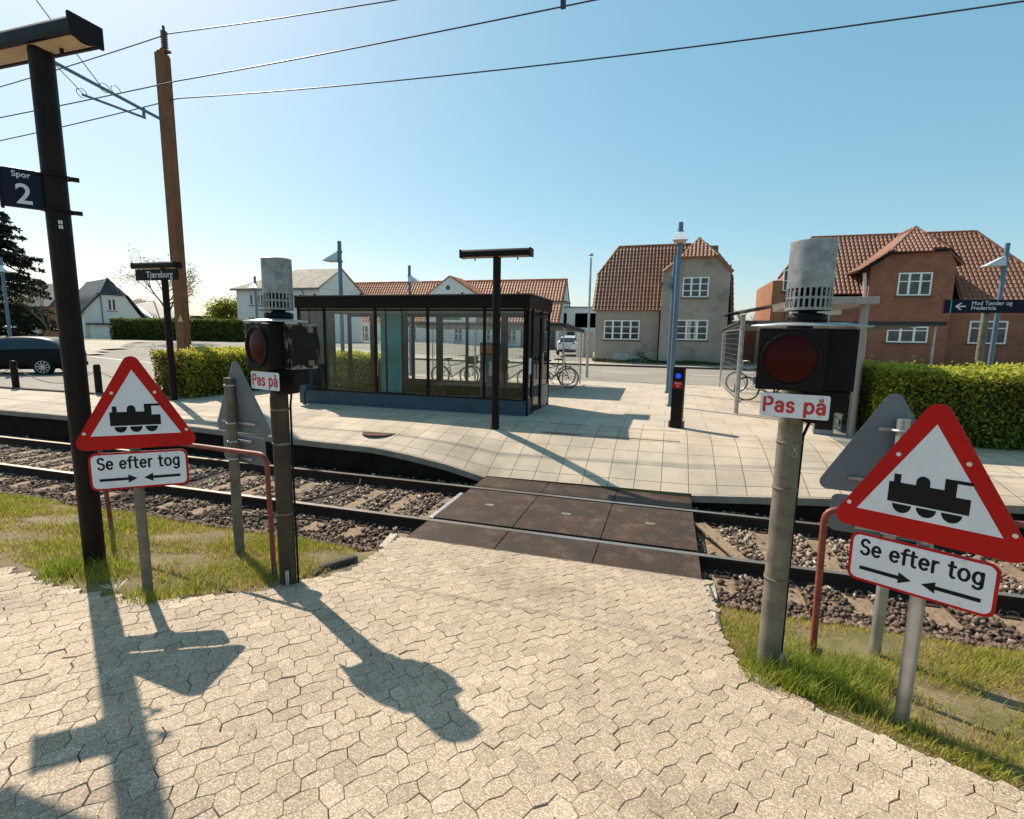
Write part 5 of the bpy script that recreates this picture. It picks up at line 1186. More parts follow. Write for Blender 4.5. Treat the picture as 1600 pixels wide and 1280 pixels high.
# ================================================================ BUILDINGS
def tiles(name, pts, parent, mat, tw=.24, th_=.34, org=(0, 0, 0), flat=False):
    P = [Vector(p)-Vector(org) for p in pts]; n_ = (P[1]-P[0]).cross(P[2]-P[1]).normalized()
    if n_.z < 0: n_ = -n_
    u = Vector((0, 0, 1)).cross(n_)
    if u.length < 1e-3: u = Vector((1, 0, 0))
    u.normalize(); v = n_.cross(u)
    if v.z < 0: v = -v; 
    P2 = [((p-P[0]).dot(u), (p-P[0]).dot(v)) for p in P]
    ua, ub = min(p[0] for p in P2), max(p[0] for p in P2); va, vb = min(p[1] for p in P2), max(p[1] for p in P2)
    prof = [(-.5, 0), (-.3, .045), (0, .07), (.22, .045), (.4, .0), (.52, .0)] if not flat else [(-.5, 0), (.5, 0)]
    VV = []; FF = []; TT = []; m_ = len(prof)
    a = ua+tw/2
    cols = []
    while a < ub: cols.append(a); a += tw
    b_ = va
    while b_ < vb:
        for c in cols:
            if inpoly(np.array([c]), np.array([b_+th_*.5]), P2)[0]:
                k = len(VV)
                for (s_, zz) in ((b_-.03, .05), (b_+th_, .015)):
                    for pu, ph_ in prof: VV.append(P[0]+u*(c+pu*tw)+v*s_+n_*(ph_*(1 if not flat else 0)+zz))
                for pu, ph_ in prof: VV.append(P[0]+u*(c+pu*tw)+v*(b_-.03)+n_*.0)
                for i in range(m_-1): FF.append((k+i, k+i+1, k+m_+i+1, k+m_+i)); FF.append((k+2*m_+i, k+2*m_+i+1, k+i+1, k+i))
                TT += [min(1, max(0, random.gauss(.5, .22)))]*(2*(m_-1))
        b_ += th_
    # base sheet
    k = len(VV); VV += [p+n_*.002 for p in P]+[p-n_*.08 for p in P]; n = len(P)
    FF.append(tuple(range(k, k+n))); FF.append(tuple(range(k+2*n-1, k+n-1, -1))); TT += [.2, .2]
    for i in range(n): FF.append((k+i, k+n+i, k+n+(i+1) % n, k+(i+1) % n)); TT.append(.3)
    me = bpy.data.meshes.new(name); me.from_pydata([tuple(q) for q in VV], [], FF); me.materials.append(mat)
    at_ = me.attributes.new('tint', 'FLOAT', 'FACE'); at_.data.foreach_set('value', np.array(TT, np.float32))
    o = bpy.data.objects.new(name, me); C.objects.link(o); o.parent = parent; return o
def ridge(parent, a, b_, org, mat, r=.11):
    a, b_ = Vector(a)-Vector(org), Vector(b_)-Vector(org); L = (b_-a).length; n = max(2, int(L/.36)); mb = MB()
    for i in range(n): p = a.lerp(b_, i/n); q = a.lerp(b_, (i+1.08)/n); mb.tube([p, q], [r, r*.84], 8)
    me = mb.build('ridge_tiles', mat, parent, fix=False)
    at_ = me.data.attributes.new('tint', 'FLOAT', 'FACE'); at_.data.foreach_set('value', np.repeat(rng.uniform(.1, .9, n), len(me.data.polygons)//n).astype(np.float32)); return me
def window(parent, x0, x1, z0, z1, y, cols, rows, fw=.06, bar=.028, curtain=False, sill=True, rev=.0, rowpos=None):
    """window in a wall facing -y (local coordinates); frame stands in front of y"""
    mb = MB(); mb.box(x0, x1, y-.05, y+.02, z0, z0+fw); mb.box(x0, x1, y-.05, y+.02, z1-fw, z1); mb.box(x0, x0+fw, y-.05, y+.02, z0+fw, z1-fw); mb.box(x1-fw, x1, y-.05, y+.02, z0+fw, z1-fw)
    for c in range(1, cols): x = x0+(x1-x0)*c/cols; mb.box(x-fw*.75, x+fw*.75, y-.045, y+.02, z0+fw, z1-fw)
    rp = rowpos or [r_/rows for r_ in range(1, rows)]
    for c in range(cols):
        xa = x0+(x1-x0)*c/cols+fw*.75; xb = x0+(x1-x0)*(c+1)/cols-fw*.75
        for r_ in rp: z = z0+(z1-z0)*r_; mb.box(xa, xb, y-.035, y+.01, z-bar/2-.004, z+bar/2+.004)
    w_ = mb.build('window', MT['joinery'], parent)
    mb = MB(); mb.box(x0+fw, x1-fw, y-.012, y+.005, z0+fw, z1-fw); mb.build('pane', MT['pane'], w_)
    if curtain:
        mb = MB()
        for f_ in curtain: xa = x0+(x1-x0)*f_; mb.prism([(xa-.12, z0+fw), (xa+.16, z0+fw), (xa+.07, (z0+z1)/2), (xa+.14, z1-fw), (xa-.1, z1-fw), (xa-.05, (z0+z1)/2)], y-.016, y-.0135)
        mb.build('curtain', MT['curtain'], w_)
    if sill: mb = MB(); mb.box(x0-.06, x1+.06, y-.09, y, z0-.07, z0-.003); mb.build('sill', MT['kerb'], w_)
    return w_
# ---- grey stucco house
GO = (-4.74, 34.3, .8); gh = thing('house', 'grey stuccoed house with brown mansard tile roof across the road', 'house', GO)
Yg, Yw = 34.3, 33.7
def g(px, py, Y): p = at(px, py, Y); return (p.x-GO[0], p.y-GO[1], p.z-GO[2])
def W(px, py, Y): return tuple(at(px, py, Y))
e0 = g(927, 484, Yg); e1 = g(1036, 481, Yg)
mb = MB(); mb.box(0, 4.3, 0, 8, -.3, 3.42); mb.build('wall', MT['stucco'], gh)
fr = [g(1029, 562, Yw), g(1128, 563, Yw), g(1141, 421.5, Yw), g(1119, 399, Yw), g(1069, 401, Yw), g(1040.5, 421.5, Yw)]
fr = [(4.12, 0, -.3), (8.02, 0, -.3)]+[(x, y, z) for x, y, z in fr[2:]]; fr[2] = (8.02, 0, fr[2][2]); fr[5] = (4.12, 0, fr[5][2])
yw = Yw-Yg
mb = MB(); mb.prism([(x, z) for x, _, z in fr], yw, yw+8); mb.build('wall', MT['stucco'], gh)
mb = MB(); mb.box(8.02, 8.06, yw+.4, yw+8, 0, 6); mb.box(-.04, 4.1, -.03, -.001, 3.36, 3.44); mb.build('cornice', MT['frame'], gh)
# main roof front
Yr = 36.9
r1 = [W(925, 485, Yg-.12), W(1037, 482, Yg-.12), W(1037, 430, 35.5), W(1060, 382.5, Yr), W(967, 386, Yr), W(933, 431, 35.5)]
rp_ = [at(925, 485, Yg-.15), at(1037, 482, Yg-.15)]
zr = at(1000, 384.5, Yr).z; ze = rp_[0].z
def onroof(px, py):   # intersect pixel ray with main roof plane
    d = RM @ np.array([px-800, py-640, F]); k = (zr-ze)/(Yr-(Yg-.15)); t_ = (ze-H-k*(Yg-.15))/(d[2]-k*d[1]); return (d[0]*t_, d[1]*t_, H+d[2]*t_)
tiles('roof', [onroof(*q) for q in ((926, 485), (1036, 482), (1037, 428), (1050, 412), (1078, 386), (1075, 383), (967.5, 386.4), (934, 430))], gh, MT['pantile_old'], .22, .30, GO)
ridge(gh, onroof(967.5, 386.4), onroof(1080, 382), GO, MT['pantile_old']); ridge(gh, onroof(934, 430), onroof(967.5, 386.4), GO, MT['pantile_old']); ridge(gh, onroof(926, 485), onroof(934, 430), GO, MT['pantile_old'], .07)
a_, b_, c_ = Vector(onroof(934, 430)), Vector(onroof(967.5, 386.4)), Vector(onroof(926, 485))
mb = MB(); bk = 41.5; A_ = a_-Vector(GO); B_ = b_-Vector(GO); C_ = c_-Vector(GO)
mb.add([A_, B_, (A_.x, bk-GO[1]-2, A_.z), (B_.x, bk-GO[1]-4, B_.z), (C_.x, bk-GO[1], C_.z), (C_.x, C_.y, C_.z), (8, bk-GO[1], C_.z), (7.5, 3.2, B_.z)], [(0, 1, 3, 2), (5, 0, 2, 4), (3, 1, 7), (4, 2, 3, 7, 6)]); mb.build('roof', MT['stucco'], gh, fix=False)
# wing roof: front hip and the two slopes
Yap = Yw+1.5; ap = W(1092.6, 373, Yap); hl = W(1064, 402.5, Yw-.2); hr = W(1122, 399, Yw-.2)
tiles('roof', [hl, hr, ap], gh, MT['pantile_old'], .22, .28, GO)
lo_l = W(1037.5, 424, Yw-.2); lo_r = W(1145, 424, Yw-.2); apb = (ap[0], ap[1]+4.5, ap[2])
tiles('roof', [lo_r, (lo_r[0], lo_r[1]+6, lo_r[2]), apb, ap, hr], gh, MT['pantile_old'], .22, .30, GO)
tiles('roof', [(lo_l[0], lo_l[1]+4, lo_l[2]), lo_l, hl, ap, apb], gh, MT['pantile_old'], .22, .30, GO)
ridge(gh, hl, ap, GO, MT['pantile_old'], .09); ridge(gh, hr, ap, GO, MT['pantile_old'], .09); ridge(gh, ap, apb, GO, MT['pantile_old']); ridge(gh, lo_r, hr, GO, MT['pantile_old'], .09)
lo2 = W(1137, 500, Yw+.3); tiles('roof', [(lo2[0]+.25, lo2[1], lo2[2]), (lo2[0]+.25, lo2[1]+6, lo2[2]), (lo_r[0], lo_r[1]+6, lo_r[2]), (lo_r[0], lo_r[1]+.4, lo_r[2])], gh, MT['pantile_old'], .22, .30, GO)
def gwin(pa, pb, Y, cols, rows, cur=False): a = g(*pa, Y); b_ = g(*pb, Y); window(gh, a[0], b_[0], b_[2], a[2], Y-GO[1], cols, rows, .075, .045, cur)
gwin((944.4, 500.3), (998.5, 531.5), Yg, 4, 3); gwin((1057, 499.7), (1104.4, 532), Yw, 3, 3, [.42, .62]); gwin((1067.5, 433.6), (1106.5, 464.8), Yw, 3, 3)
mb = MB(); a = g(1036.5, 483, Yw); mb.tube([(4.07, -.06, 3.4), (4.07, -.06, 0)], .04, 8); mb.tube([(4.0, -.1, 3.5), (4.1, yw-.04, 5.0)], .03, 6); mb.build('downpipe', MT['frame'], gh)
# bare foundation patches
mb = MB()
for x0, x1, z0, z1 in ((1.2, 2.3, .05, .55), (2.5, 3.3, .15, .38)): mb.prism([(x0+.1, z0), (x1-.1, z0+.02), (x1, (z0+z1)/2), (x1-.15, z1), (x0+.1, z1-.04), (x0, z0+.2)], -.012, -.002)
mb.build('patched_plaster', M('pale_patch', (.42, .39, .36), .95, 0, .2, 3), gh)
# chimney-ish pole at right of the gable
# ---- brick house
Yb = 36.0; BO = (11.2, Yb, .95); bh = thing('house', 'red brick house with a half-hipped cross gable and tiled roof at right', 'house', BO)
def b2(px, py, Y=Yb): p = at(px, py, Y); return (p.x-BO[0], p.y-BO[1], p.z-BO[2])
P_ = [(1362, 416), (1394.7, 391.5), (1482, 387.5), (1506, 412)]
wl = [b2(*p) for p in P_]; xl, xr = 0, 4.2
mb = MB(); mb.prism([(xl, -.5), (xr, -.5), (xr, wl[3][2]), (wl[2][0], wl[2][2]), (wl[1][0], wl[1][2]), (xl, wl[0][2])], 0, 7); mb.build('wall', MT['brick'], bh)
eave = b2(1550, 468)[2]
mb = MB(); mb.box(4.2, 9.2, .5, 8, -.5, eave); mb.build('wall', MT['brick'], bh); mb = MB(); mb.box(-4.3, 0, .5, 8, -.5, eave+.1); mb.build('wall', MT['brick'], bh)
Yrb = Yb+4.2; zrb = at(1400, 367, Yrb).z; zeb = at(1550, 468, Yb+.4).z
def onr(px, py): d = RM @ np.array([px-800, py-640, F]); k = (zrb-zeb)/(Yrb-(Yb+.3)); t_ = (zeb-H-k*(Yb+.3))/(d[2]-k*d[1]); return (d[0]*t_, d[1]*t_, H+d[2]*t_)
q = [onr(1504, 468), onr(1625, 470), onr(1610, 430), onr(1597, 413), onr(1525, 362.5), onr(1440, 366), onr(1495, 400)]
tiles('roof', [onr(1500, 468), onr(1640, 470), onr(1597, 413), onr(1525, 362.5), onr(1425, 366), onr(1480, 395)], bh, MT['pantile_brick'], .24, .34, BO)
tiles('roof', [onr(1216, 459), onr(1358, 459), onr(1345, 425), onr(1432, 362), onr(1432, 366), onr(1268, 372), onr(1230, 425)], bh, MT['pantile_brick'], .24, .34, BO)
ridge(bh, onr(1268, 372), onr(1525, 362.5), BO, MT['pantile_brick'], .13); ridge(bh, onr(1525, 362.5), onr(1597, 413), BO, MT['pantile_brick'], .12); ridge(bh, onr(1268, 372), onr(1217, 434), BO, MT['pantile_brick'], .10)
# hip ends (solid back of roof)
a, c = Vector(onr(1268, 372))-Vector(BO), Vector(onr(1525, 362.5))-Vector(BO); e1_ = Vector(onr(1216, 459))-Vector(BO); e2_ = Vector(onr(1640, 470))-Vector(BO)
mb = MB(); mb.add([a, c, (e1_.x, 8.3, e1_.z), (e2_.x, 8.3, e2_.z), e1_, e2_], [(0, 2, 3, 1), (4, 2, 0), (5, 1, 3)]); o = mb.build('roof', MT['pantile_brick'], bh, fix=False)
# lower left wing brick (seen behind the bell)
mb = MB(); x0 = b2(1209, 459)[0]; mb.box(x0, -4.3, .6, 7, -.5, b2(1215, 437)[2]); mb.build('wall', MT['brick_orange'], bh)
# cross gable roof
Ya = Yb+1.6; ap = W(1431, 356, Ya); hl = W(1390, 394, Yb-.3); hr = W(1483, 388.5, Yb-.05); ll = W(1343, 423, Yb-.3); lr = W(1507, 413, Yb-.05)
apb = (ap[0], ap[1]+3.6, ap[2])
tiles('roof', [hl, hr, ap], bh, MT['pantile_brick'], .22, .30, BO)
tiles('roof', [(ll[0], ll[1]+2.3, ll[2]), ll, hl, ap, apb], bh, MT['pantile_brick'], .24, .34, BO)
tiles('roof', [lr, (lr[0], lr[1]+2.3, lr[2]), apb, ap, hr], bh, MT['pantile_brick'], .24, .34, BO)
ridge(bh, hl, ap, BO, MT['pantile_brick'], .10); ridge(bh, hr, ap, BO, MT['pantile_brick'], .10); ridge(bh, ap, apb, BO, MT['pantile_brick'], .12)
mb = MB(); mb.bar(tuple(Vector(ll)-Vector(BO)+Vector((0, 0, -.1))), tuple(Vector(hl)-Vector(BO)+Vector((0, 0, -.1))), .08, .22); mb.bar(tuple(Vector(hl)-Vector(BO)+Vector((0, 0, -.06))), tuple(Vector(hr)-Vector(BO)+Vector((0, 0, -.06))), .1, .14); mb.build('bargeboard', MT['frame'], bh)
mb = MB(); p = b2(1343, 424, Yb+.3); mb.bar((p[0]+.3, .35, p[2]-.1), (-.05, .35, eave+.05), .06, .18); mb.build('flashing', MT['joinery'], bh)
def bwin(pa, pb, y=0, cols=3, rp=(.62,)): a = b2(*pa, Yb+y); b_ = b2(*pb, Yb+y); window(bh, a[0], b_[0], b_[2], a[2], y, cols, 2, .08, .05, False, True, 0, list(rp))
bwin((1404.5, 426.5), (1453, 462)); bwin((1386.5, 510), (1447.5, 536), 0, 3, (.75,)); bwin((1515.6, 501.5), (1570, 538), .5, 3, (.68,))
p = b2(1222, 455, Yb+.6); window(bh, p[0]-.0, p[0]+.6, p[2]-.0, p[2]+1.3, .6, 1, 2, .07, .05)
mb = MB(); mb.box(4.2, 9.3, .32, .5, eave-.1, eave+.02); mb.box(-4.4, -.02, .32, .5, eave-.0, eave+.12); mb.build('gutter', MT['frame'], bh)
# ---- orange brick outbuilding left of it
oo = at(1165, 545, 40); t = thing('outbuilding', 'low orange brick outbuilding with open dark carport behind the right bicycle shelter', 'outbuilding', (oo.x, 40, .9))
p1 = at(1190, 512, 40).x-oo.x; mb = MB(); mb.box(-1.6, 7, 1.5, 6, -.3, 2.5); mb.build('carport', MT['frame'], t)
mb = MB(); mb.box(p1-1.3, p1+2.0, 0, 1.5, -.3, 2.5); mb.build('wall', MT['brick_orange'], t)
mb = MB(); mb.box(-1.8, 7.2, -.2, 6.2, 2.5, 2.72); mb.build('roof', MT['darkroof'], t)
# ---- long white station-like building with red roof
Yl = 55.4; LO = (-25, Yl, .9); lh = thing('house', 'long low white building with red pantile roof and small gable dormer', 'house', LO)
def l2(px, py, Y=Yl): p = at(px, py, Y); return (p.x-LO[0], p.y-LO[1], p.z-LO[2])
xa, xb = l2(520, 520)[0], l2(873, 520)[0]; ez = l2(700, 501.3)[2]
zr_ = at(899, 437, Yl+3.6).z-LO[2]
mb = MB(); mb.box(xa, xb, 0, 7.2, -.5, ez); mb.add([(xb, 0, ez), (xb, 7.2, ez), (xb, 3.6, zr_)], [(0, 1, 2)]); mb.build('wall', MT['plaster'], lh)
ev = [(-1, 0)]
tiles('roof', [(xa+LO[0], Yl-.25, ez+LO[2]-.1), (xb+LO[0]+.1, Yl-.25, ez+LO[2]-.1), (xb+LO[0]+.1, Yl+3.6, zr_+LO[2]), (xa+LO[0], Yl+3.6, zr_+LO[2])], lh, MT['pantile'], .34, .42, LO)
mb = MB(); mb.add([(xa, 3.6, zr_), (xb+.1, 3.6, zr_), (xb+.1, 7.4, ez), (xa, 7.4, ez)], [(0, 1, 2, 3)]); o = mb.build('roof', MT['pantile'], lh, fix=False)
ridge(lh, (xa+LO[0], Yl+3.6, zr_+LO[2]+.03), (xb+LO[0]+.1, Yl+3.6, zr_+LO[2]+.03), LO, MT['pantile'], .14)
gl_, gr_, ga = l2(672, 458.5), l2(745, 459), l2(701, 433)
gx = (gl_[0]+gr_[0])/2-.4; mb = MB(); mb.prism([(gl_[0], 0), (gr_[0], 0), (gr_[0], gr_[2]), (ga[0]+.3, ga[2]), (gl_[0], gl_[2])], -.35, 3.0); dm = mb.build('gable', MT['plaster'], lh)
gg = lambda x, y, z: (x+LO[0], y+LO[1], z+LO[2])
ax = ga[0]+.3
tiles('roof', [gg(gr_[0]+.2, -.5, gr_[2]-.05), gg(gr_[0]+.2, 3, gr_[2]-.05), gg(ax, 3, ga[2]+.12), gg(ax, -.5, ga[2]+.12)], lh, MT['pantile'], .34, .42, LO)
tiles('roof', [gg(gl_[0]-.2, 3, gl_[2]-.05), gg(gl_[0]-.2, -.5, gl_[2]-.05), gg(ax, -.5, ga[2]+.12), gg(ax, 3, ga[2]+.12)], lh, MT['pantile'], .34, .42, LO)
p = l2(702, 450); mb = MB(); disc(mb, p[0], p[2], -.36, .26, 20, 0, .03); mb.build('round_window', MT['pane'], lh)
for px, yy in ((520, 0), (542, 0), (570, 0), (645, 0), (690, -.35), (718, -.35), (782, 0), (800, 0), (760, 0)):
    p = l2(px, 513); window(lh, p[0]-.52, p[0]+.52, .75, 2.45, yy, 2, 2, .08, .06, False, True, 0, [.5])
p = l2(672, 494); q = l2(737, 500); mb = MB(); mb.box(l2(688, 494)[0], l2(722, 494)[0], -.40, -.355, l2(700, 500)[2], l2(700, 493)[2]); sg = mb.build('signboard', M('green_sign', (.05, .14, .07), .6), lh)
for px in (820, 845, 862):
    p = l2(px, 513); mb = MB(); mb.box(p[0]-.45, p[0]+.45, -.05, -.002, 0, 2.2); mb.build('door', MT['pane'], lh)
mb = MB(); mb.box(xa, xb, -.04, -.002, -.4, .35); mb.build('base_course', M('grey_base', (.25, .23, .22), .9), lh)
# ---- white flat-roofed garage between
p0, p1 = at(872, 545, 58), at(928, 545, 58); t = thing('garage', 'white flat-roofed garage building between the red roof and the grey house', 'garage', (p0.x, 58, .8))
w_ = p1.x-p0.x; zt = at(900, 481, 58).z-.8
mb = MB(); mb.box(0, .9, 0, 7, -.3, zt-.6); mb.box(w_*.45, w_+1, 0, 7, -.3, zt-.6); mb.box(0, w_+1, 0, 7, zt-2.2, zt-.6); mb.box(0, w_+1, 0, 7, zt-.6, zt); mb.build('wall', MT['plaster'], t)
mb = MB(); mb.box(-.1, w_+1.1, -.1, 7.1, zt, zt+.12); mb.build('roof', MT['signgrey'], t)
mb = MB(); mb.box(.9, w_*.45, .8, 1, -.3, zt-2.2); mb.build('garage_inner_shade', MT['frame'], t)  # near-black panel painting the shade inside the open garage
# ---- garden wall / fence by the grey house
p0, p1 = at(905, 545, 41), at(926, 545, 41); t = thing('garden_wall', 'low pale garden wall with a white pillar left of the grey house', 'wall', (p0.x, 41, .85))
mb = MB(); mb.box(0, p1.x-p0.x, 0, .3, -.2, 2.0); mb.build('wall', MT['render_pale'], t); mb = MB(); mb.box(-.2, .35, -.2, .25, -.2, 2.1); mb.build('pillar', MT['plaster'], t)
# ---- big white two storey house on the left
Yh = 42.0; WO = (-41.9, Yh, 1.4); wh = thing('house', 'large white two-storey house with pale hipped roof left of the shelter', 'house', WO)
def w2(px, py, Y=Yh): p = at(px, py, Y); return (p.x-WO[0], p.y-WO[1], p.z-WO[2])
L = 9.9; ez = w2(420, 451)[2]; rz = w2(500, 419, Yh+3.5)[2]
x1 = w2(568, 500)[0]
mb = MB(); mb.box(0, L, 0, 7, -.5, ez); mb.build('wall', MT['plaster'], wh)
rl, rr = w2(465, 421, Yh+3.5), w2(517, 418.5, Yh+3.5)
rr = (L+.1, 3.5, rr[2]-.1)
mb = MB(); mb.prism([(0, ez-.02), (7, ez-.02), (3.5, rr[2]-.12)], 0, .2); mb.v = [(L-.2+y_, x_, z_) for x_, y_, z_ in mb.v]; mb.build('gable', MT['plaster'], wh)
mb = MB(); mb.slab([(-.4, -.4, ez), (L+.1, -.4, ez), (rr[0], 3.5, rr[2]), (rl[0], 3.5, rr[2])], .12); mb.slab([(-.4, 7.4, ez), (-.4, -.4, ez), (rl[0], 3.5, rr[2])], .1); mb.slab([(L+.1, 7.4, ez), (-.4, 7.4, ez), (rl[0], 3.5, rr[2]), (rr[0], 3.5, rr[2])], .1); mb.build('roof', MT['slate'], wh)
mb = MB(); mb.box(-.4, L+.1, -.42, -.3, ez-.18, ez-.02); mb.tube([(7.9, -.2, ez-.1), (8.15, -.06, ez-.7), (8.15, -.06, 0)], .045, 8); mb.build('gutter', MT['signgrey'], wh)
for pa, pb in (((390, 459.5), (396.5, 477)), ((401, 459.5), (413.5, 477)), ((466, 459.5), (474, 477)), ((388, 495), (412, 514))):
    a, b_ = w2(*pa), w2(*pb); window(wh, a[0], b_[0], b_[2], a[2], 0, 2 if b_[0]-a[0] > .7 else 1, 1, .08, .04, [.15, .85] if b_[0]-a[0] > .7 else False)
a, b_ = w2(528, 500), w2(545, 532)
mb = MB(); mb.box(3.0, 4.6, -.5, -.01, 3.05, 3.15); mb.build('canopy', MT['signgrey'], wh)
# ---- left white gable house with dark roof
VO = (-60.2, 39.7, 1.4); HV = 70; vh = thing('house', 'white gabled house with dark tiled half-hipped roof left of the mast', 'house', VO, R_(HV))
mb = MB(); mb.prism([(0, -.6), (6.3, -.6), (6.3, 1.2), (4.96, 2.75), (3.84, 4.70), (1.66, 4.72), (.2, 3.1), (0, 2.8)], 0, 9); mb.build('wall', MT['plaster'], vh)
def roofl(pts, tw=.3, th_=.36): return tiles('roof', pts, vh, MT['pantile_dark'], tw, th_)
roofl([(1.5, -.25, 4.78), (4.0, -.25, 4.74), (2.75, 1.5, 6.6)]); roofl([(-.35, 9.2, 2.6), (-.35, -.3, 2.6), (1.5, -.25, 4.82), (2.75, 1.5, 6.6), (2.75, 9.2, 6.6)]); roofl([(6.6, -.3, .9), (6.6, 9.2, .9), (2.75, 9.2, 6.6), (2.75, 1.5, 6.6), (4.0, -.25, 4.78)])
ridge(vh, (1.5, -.25, 4.85), (2.75, 1.5, 6.65), (0, 0, 0), MT['pantile_dark'], .12)
window(vh, 2.15, 2.95, 3.0, 4.35, 0, 2, 1, .10, .05)
mb = MB(); mb.box(.4, 2.0, -1.2, 0, -.5, 1.45); mb.build('porch', MT['plaster'], vh); mb = MB(); mb.box(.1, 2.3, -1.5, .1, 1.45, 1.62); mb.build('porch_roof', MT['darkroof'], vh)
mb = MB(); mb.tube([(1.6, -.08, 4.6), (1.65, -.08, -.3)], .05, 6); mb.build('downpipe', MT['bluegrey'], vh)
# small dark roof behind hedge and a far roof
p = at(225, 510, 52); t = thing('house', 'dark tiled roof of a house peeping over the long hedge', 'house', (p.x, 52, 1.4))
mb = MB(); mb.prism([(-4, 0), (3.6, 0), (3.6, 1.6), (-1.8, 4.1), (-4, 4.1)], 0, 6); mb.build('wall', MT['plaster'], t)
tiles('roof', [(p.x-4.2, 51.7, 5.2+.3), (p.x+3.8, 51.7, 2.9), (p.x+3.8, 55, 4.2), (p.x-1.5, 55, 6.4), (p.x-4.2, 55, 6.4)], t, MT['pantile_dark'], .3, .36, (p.x, 52, 1.4))
p = at(318, 505, 110); t = thing('house', 'tiny dark-roofed house on the horizon right of the mast', 'house', (p.x, 110, .9))
mb = MB(); mb.box(-5, 5, 0, 8, 0, 3); mb.build('wall', MT['render_pale'], t); mb = MB(); mb.prism([(-5.4, 3), (5.4, 3), (3.8, 5.6), (-3.8, 5.6)], -.4, 8); mb.build('roof', MT['darkroof'], t)
# ---- orange brick house behind the conifer
p = at(19, 527, 44); t = thing('house', 'orange brick house with dark roof behind the conifer at far left', 'house', (p.x-5, 44, 1.4), R_(6))
mb = MB(); mb.box(-6, 10.6, 0, 8, -.5, 3.8); mb.build('wall', MT['brick_orange'], t)
mb = MB(); mb.slab([(-6.4, -.4, 3.7), (11, -.4, 3.7), (9, 4, 6.9), (-6.4, 4, 6.9)], .15); mb.slab([(11, -.4, 3.7), (11, 8.4, 3.7), (9, 4, 6.9)], .15); mb.build('roof', MT['darkroof'], t)
window(t, 7.6, 9.3, 2.2, 3.3, 0, 3, 1, .09, .05); window(t, 2.3, 3.9, .5, 2.0, 0, 2, 1, .09, .05)

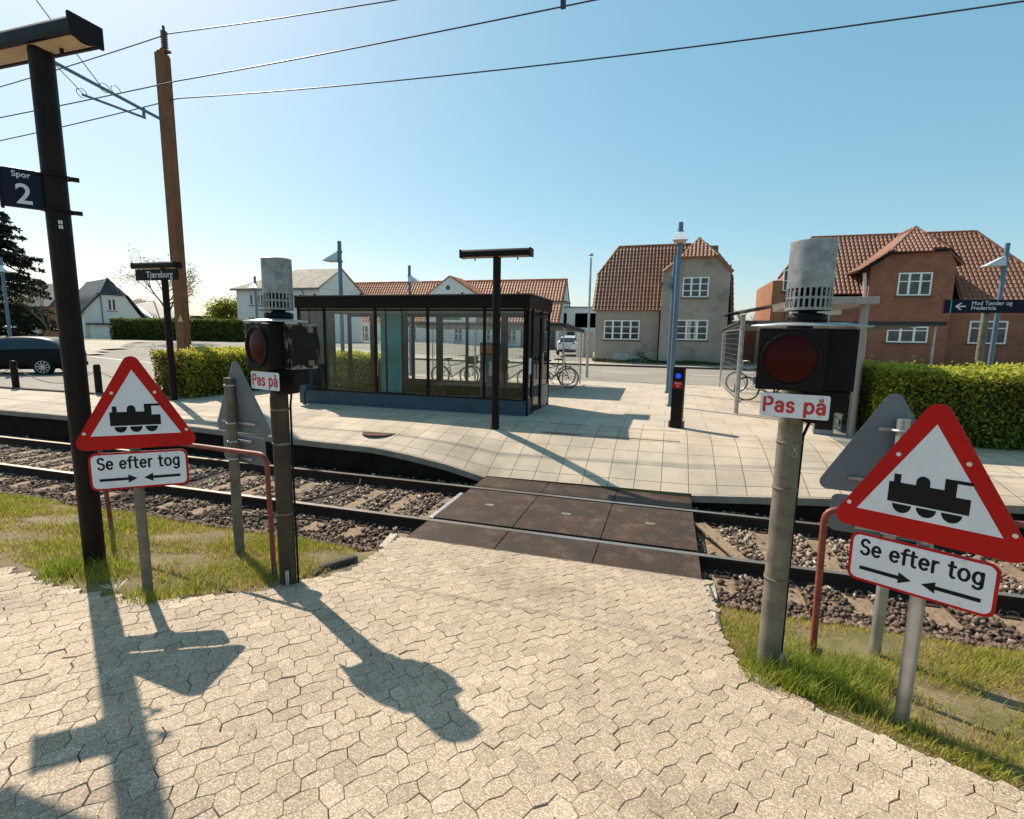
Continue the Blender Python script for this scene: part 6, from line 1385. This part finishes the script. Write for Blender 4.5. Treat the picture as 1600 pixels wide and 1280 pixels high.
# ================================================================ CARS
def car(label, loc, head, paint, L=4.1, Wd=1.76, Hh=1.48, hatch_open=False, group='parked cars'):
    """car pointing +x, rear at x=0"""
    t = thing('parked_car', label, 'car', loc, R_(head), group)
    # (x, zbottom, zbelt, zroof, halfwidth, roof halfwidth)
    k = L/4.1; hk = Hh/1.48
    sec = [(0.00, .42, .78, .80, .66, .62), (.05, .32, .95, .97, .78, .66), (.18, .24, 1.00, 1.12, .84, .62), (.42, .22, 1.00, 1.33, .87, .60), (.80, .20, .99, 1.45, .88, .59), (1.4, .19, .97, 1.48, .88, .60), (2.0, .19, .95, 1.46, .88, .60), (2.55, .19, .93, 1.36, .88, .60), (3.05, .19, .91, 1.10, .87, .64), (3.35, .2, .87, .93, .86, .66), (3.8, .22, .76, .82, .80, .62), (4.04, .28, .60, .64, .68, .55), (4.1, .38, .50, .52, .58, .5)]
    mb = MB(); rings = []
    for x, zb, zl, zr, hw_, rw_ in sec:
        x *= k; zb *= hk; zl *= hk; zr *= hk
        R = [(hw_*.92, zb), (hw_, zb+.14), (hw_*1.01, (zb+zl)/2+.05), (hw_*.98, zl-.03), (hw_*.95, zl)]
        R += [(rw_+(hw_*.95-rw_)*(1-u_)+.02*math.sin(3.14*u_), zl+(zr-zl)*u_) for u_ in (.35, .7)]+[(rw_*.96, zr-.015 if zr-zl > .1 else zr), (rw_*.6, zr), (0, zr+.008)]
        R = R+[(-a, b_) for a, b_ in R[-2::-1]]
        rings.append([(x, a, b_) for a, b_ in R])
    n = len(rings[0]); v = [p for r_ in rings for p in r_]; f = []; mi = []
    for i in range(len(sec)-1):
        for j in range(n-1):
            f.append((i*n+j, i*n+j+1, (i+1)*n+j+1, (i+1)*n+j))
            glass = False
            if 2 <= i <= 7 and j in (4, 5, 6) or 2 <= i <= 7 and j in (n-5-1, n-6-1, n-7-1): glass = (3 <= i <= 7) or i == 2
            if i in (1, 2) and j in (7, 8, 9, 10): glass = True
            if i in (7, 8) and j in (7, 8, 9, 10): glass = True
            mi.append(1 if glass else 0)
        f.append((i*n, (i+1)*n, (i+1)*n+n-1, i*n+n-1)); mi.append(2)
    f.append(tuple(range(n))); mi.append(0); f.append(tuple(range((len(sec)-1)*n+n-1, (len(sec)-1)*n-1, -1))); mi.append(0)
    for q_, m_ in zip(f, mi): mb.f.append(list(q_)); mb.m.append(m_); mb.sm.append(True)
    mb.v = v; body = mb.build('body', [paint, MT['carglass'], MT['tyre']], t)
    sb = body.modifiers.new('sub', 'SUBSURF'); sb.levels = 2; sb.render_levels = 2
    for x in (.72*k, 3.27*k):
        for s_ in (-1, 1):
            mb = MB(); y0 = s_*.905*Wd/1.76; mb.tube([(x, y0*.80, .32), (x, y0*.97, .32), (x, y0*.995, .32)], [.325, .325, .29], 28); wl_ = mb.build('wheel', MT['tyre'], t)
            mb = MB(); mb.tube([(x, y0*.985, .32), (x, y0*1.0, .32)], [.05, .05], 10)
            for q_ in range(10): a = 2*math.pi*q_/10; mb.bar((x+.04*math.cos(a), y0*1.003, .32+.04*math.sin(a)), (x+.225*math.cos(a+.1), y0*1.003, .32+.225*math.sin(a+.1)), .03, .014, up=(0, 1, 0))
            mb.tube([(x+.225*math.cos(a), y0*1.0, .32+.225*math.sin(a)) for a in np.linspace(0, 6.28, 24, endpoint=False)], .014, 5, closed=True); mb.build('rim', MT['alloy'], wl_)
            mb = MB(); nn_ = 18; mb.add([(x+r_*math.cos(a), y0*.972, .33+r_*math.sin(a)) for a in np.linspace(-.15, math.pi+.15, nn_) for r_ in (.30, .385)], [(2*i, 2*i+1, 2*i+3, 2*i+2) for i in range(nn_-1)]); mb.build('wheel_arch', MT['tyre'], body, fix=False)
    for s_ in (-1, 1):
        mb = MB(); mb.box(.02, .16, s_*.56-.14, s_*.56+.14, .80*hk, .93*hk); mb.build('tail_light', MT['taillight'], t, bevel=.03)
        mb = MB(); mb.box(2.75*k, 2.95*k, s_*.96-.08, s_*.96+.08, .96*hk, 1.08*hk); mb.build('wing_mirror', paint, t, bevel=.03)
    mb = MB(); mb.box(-.012, .02, -.26, .26, .60*hk, .71*hk); mb.build('number_plate', MT['plate'], t)
    mb = MB(); mb.box(-.03, .10, -.70, .70, .30, .48); mb.build('bumper', MT['tyre'] if paint != MT['carblue'] else paint, t, bevel=.04)
    if hatch_open:
        mb = MB(); mb.slab([(.35, -.55, 1.46), (.35, .55, 1.46), (-.55, .52, 1.75), (-.55, -.52, 1.75)], .05); mb.build('open_tailgate', MT['carglass'], t)
        mb = MB(); mb.box(-.02, .12, -.5, .5, .75, 1.35); mb.build('boot_opening', MT['tyre'], t, bevel=.02)
    return t
car('black hatchback parked behind the bollards at left', (-22.4, 14.4, .58), 212, MT['carblue'], 4.15, 1.78, 1.46)
p = at(890, 555, 42); car('white hatchback seen from behind by the garage', (p.x-.1, 41.2, .83), 92, MT['carwhite'], 4.3, 1.85, 1.62)
p = at(66, 526, 30); car('silver car with open boot in front of the orange house', (p.x, 29, ter(p.x, 29)), 158, MT['carsilver'], 4.1, 1.75, 1.48, True)
p = at(868, 548, 45)
for o in list(bpy.data.objects):
    if o.type == 'EMPTY' and not o.children: print('EMPTY childless', o.name)
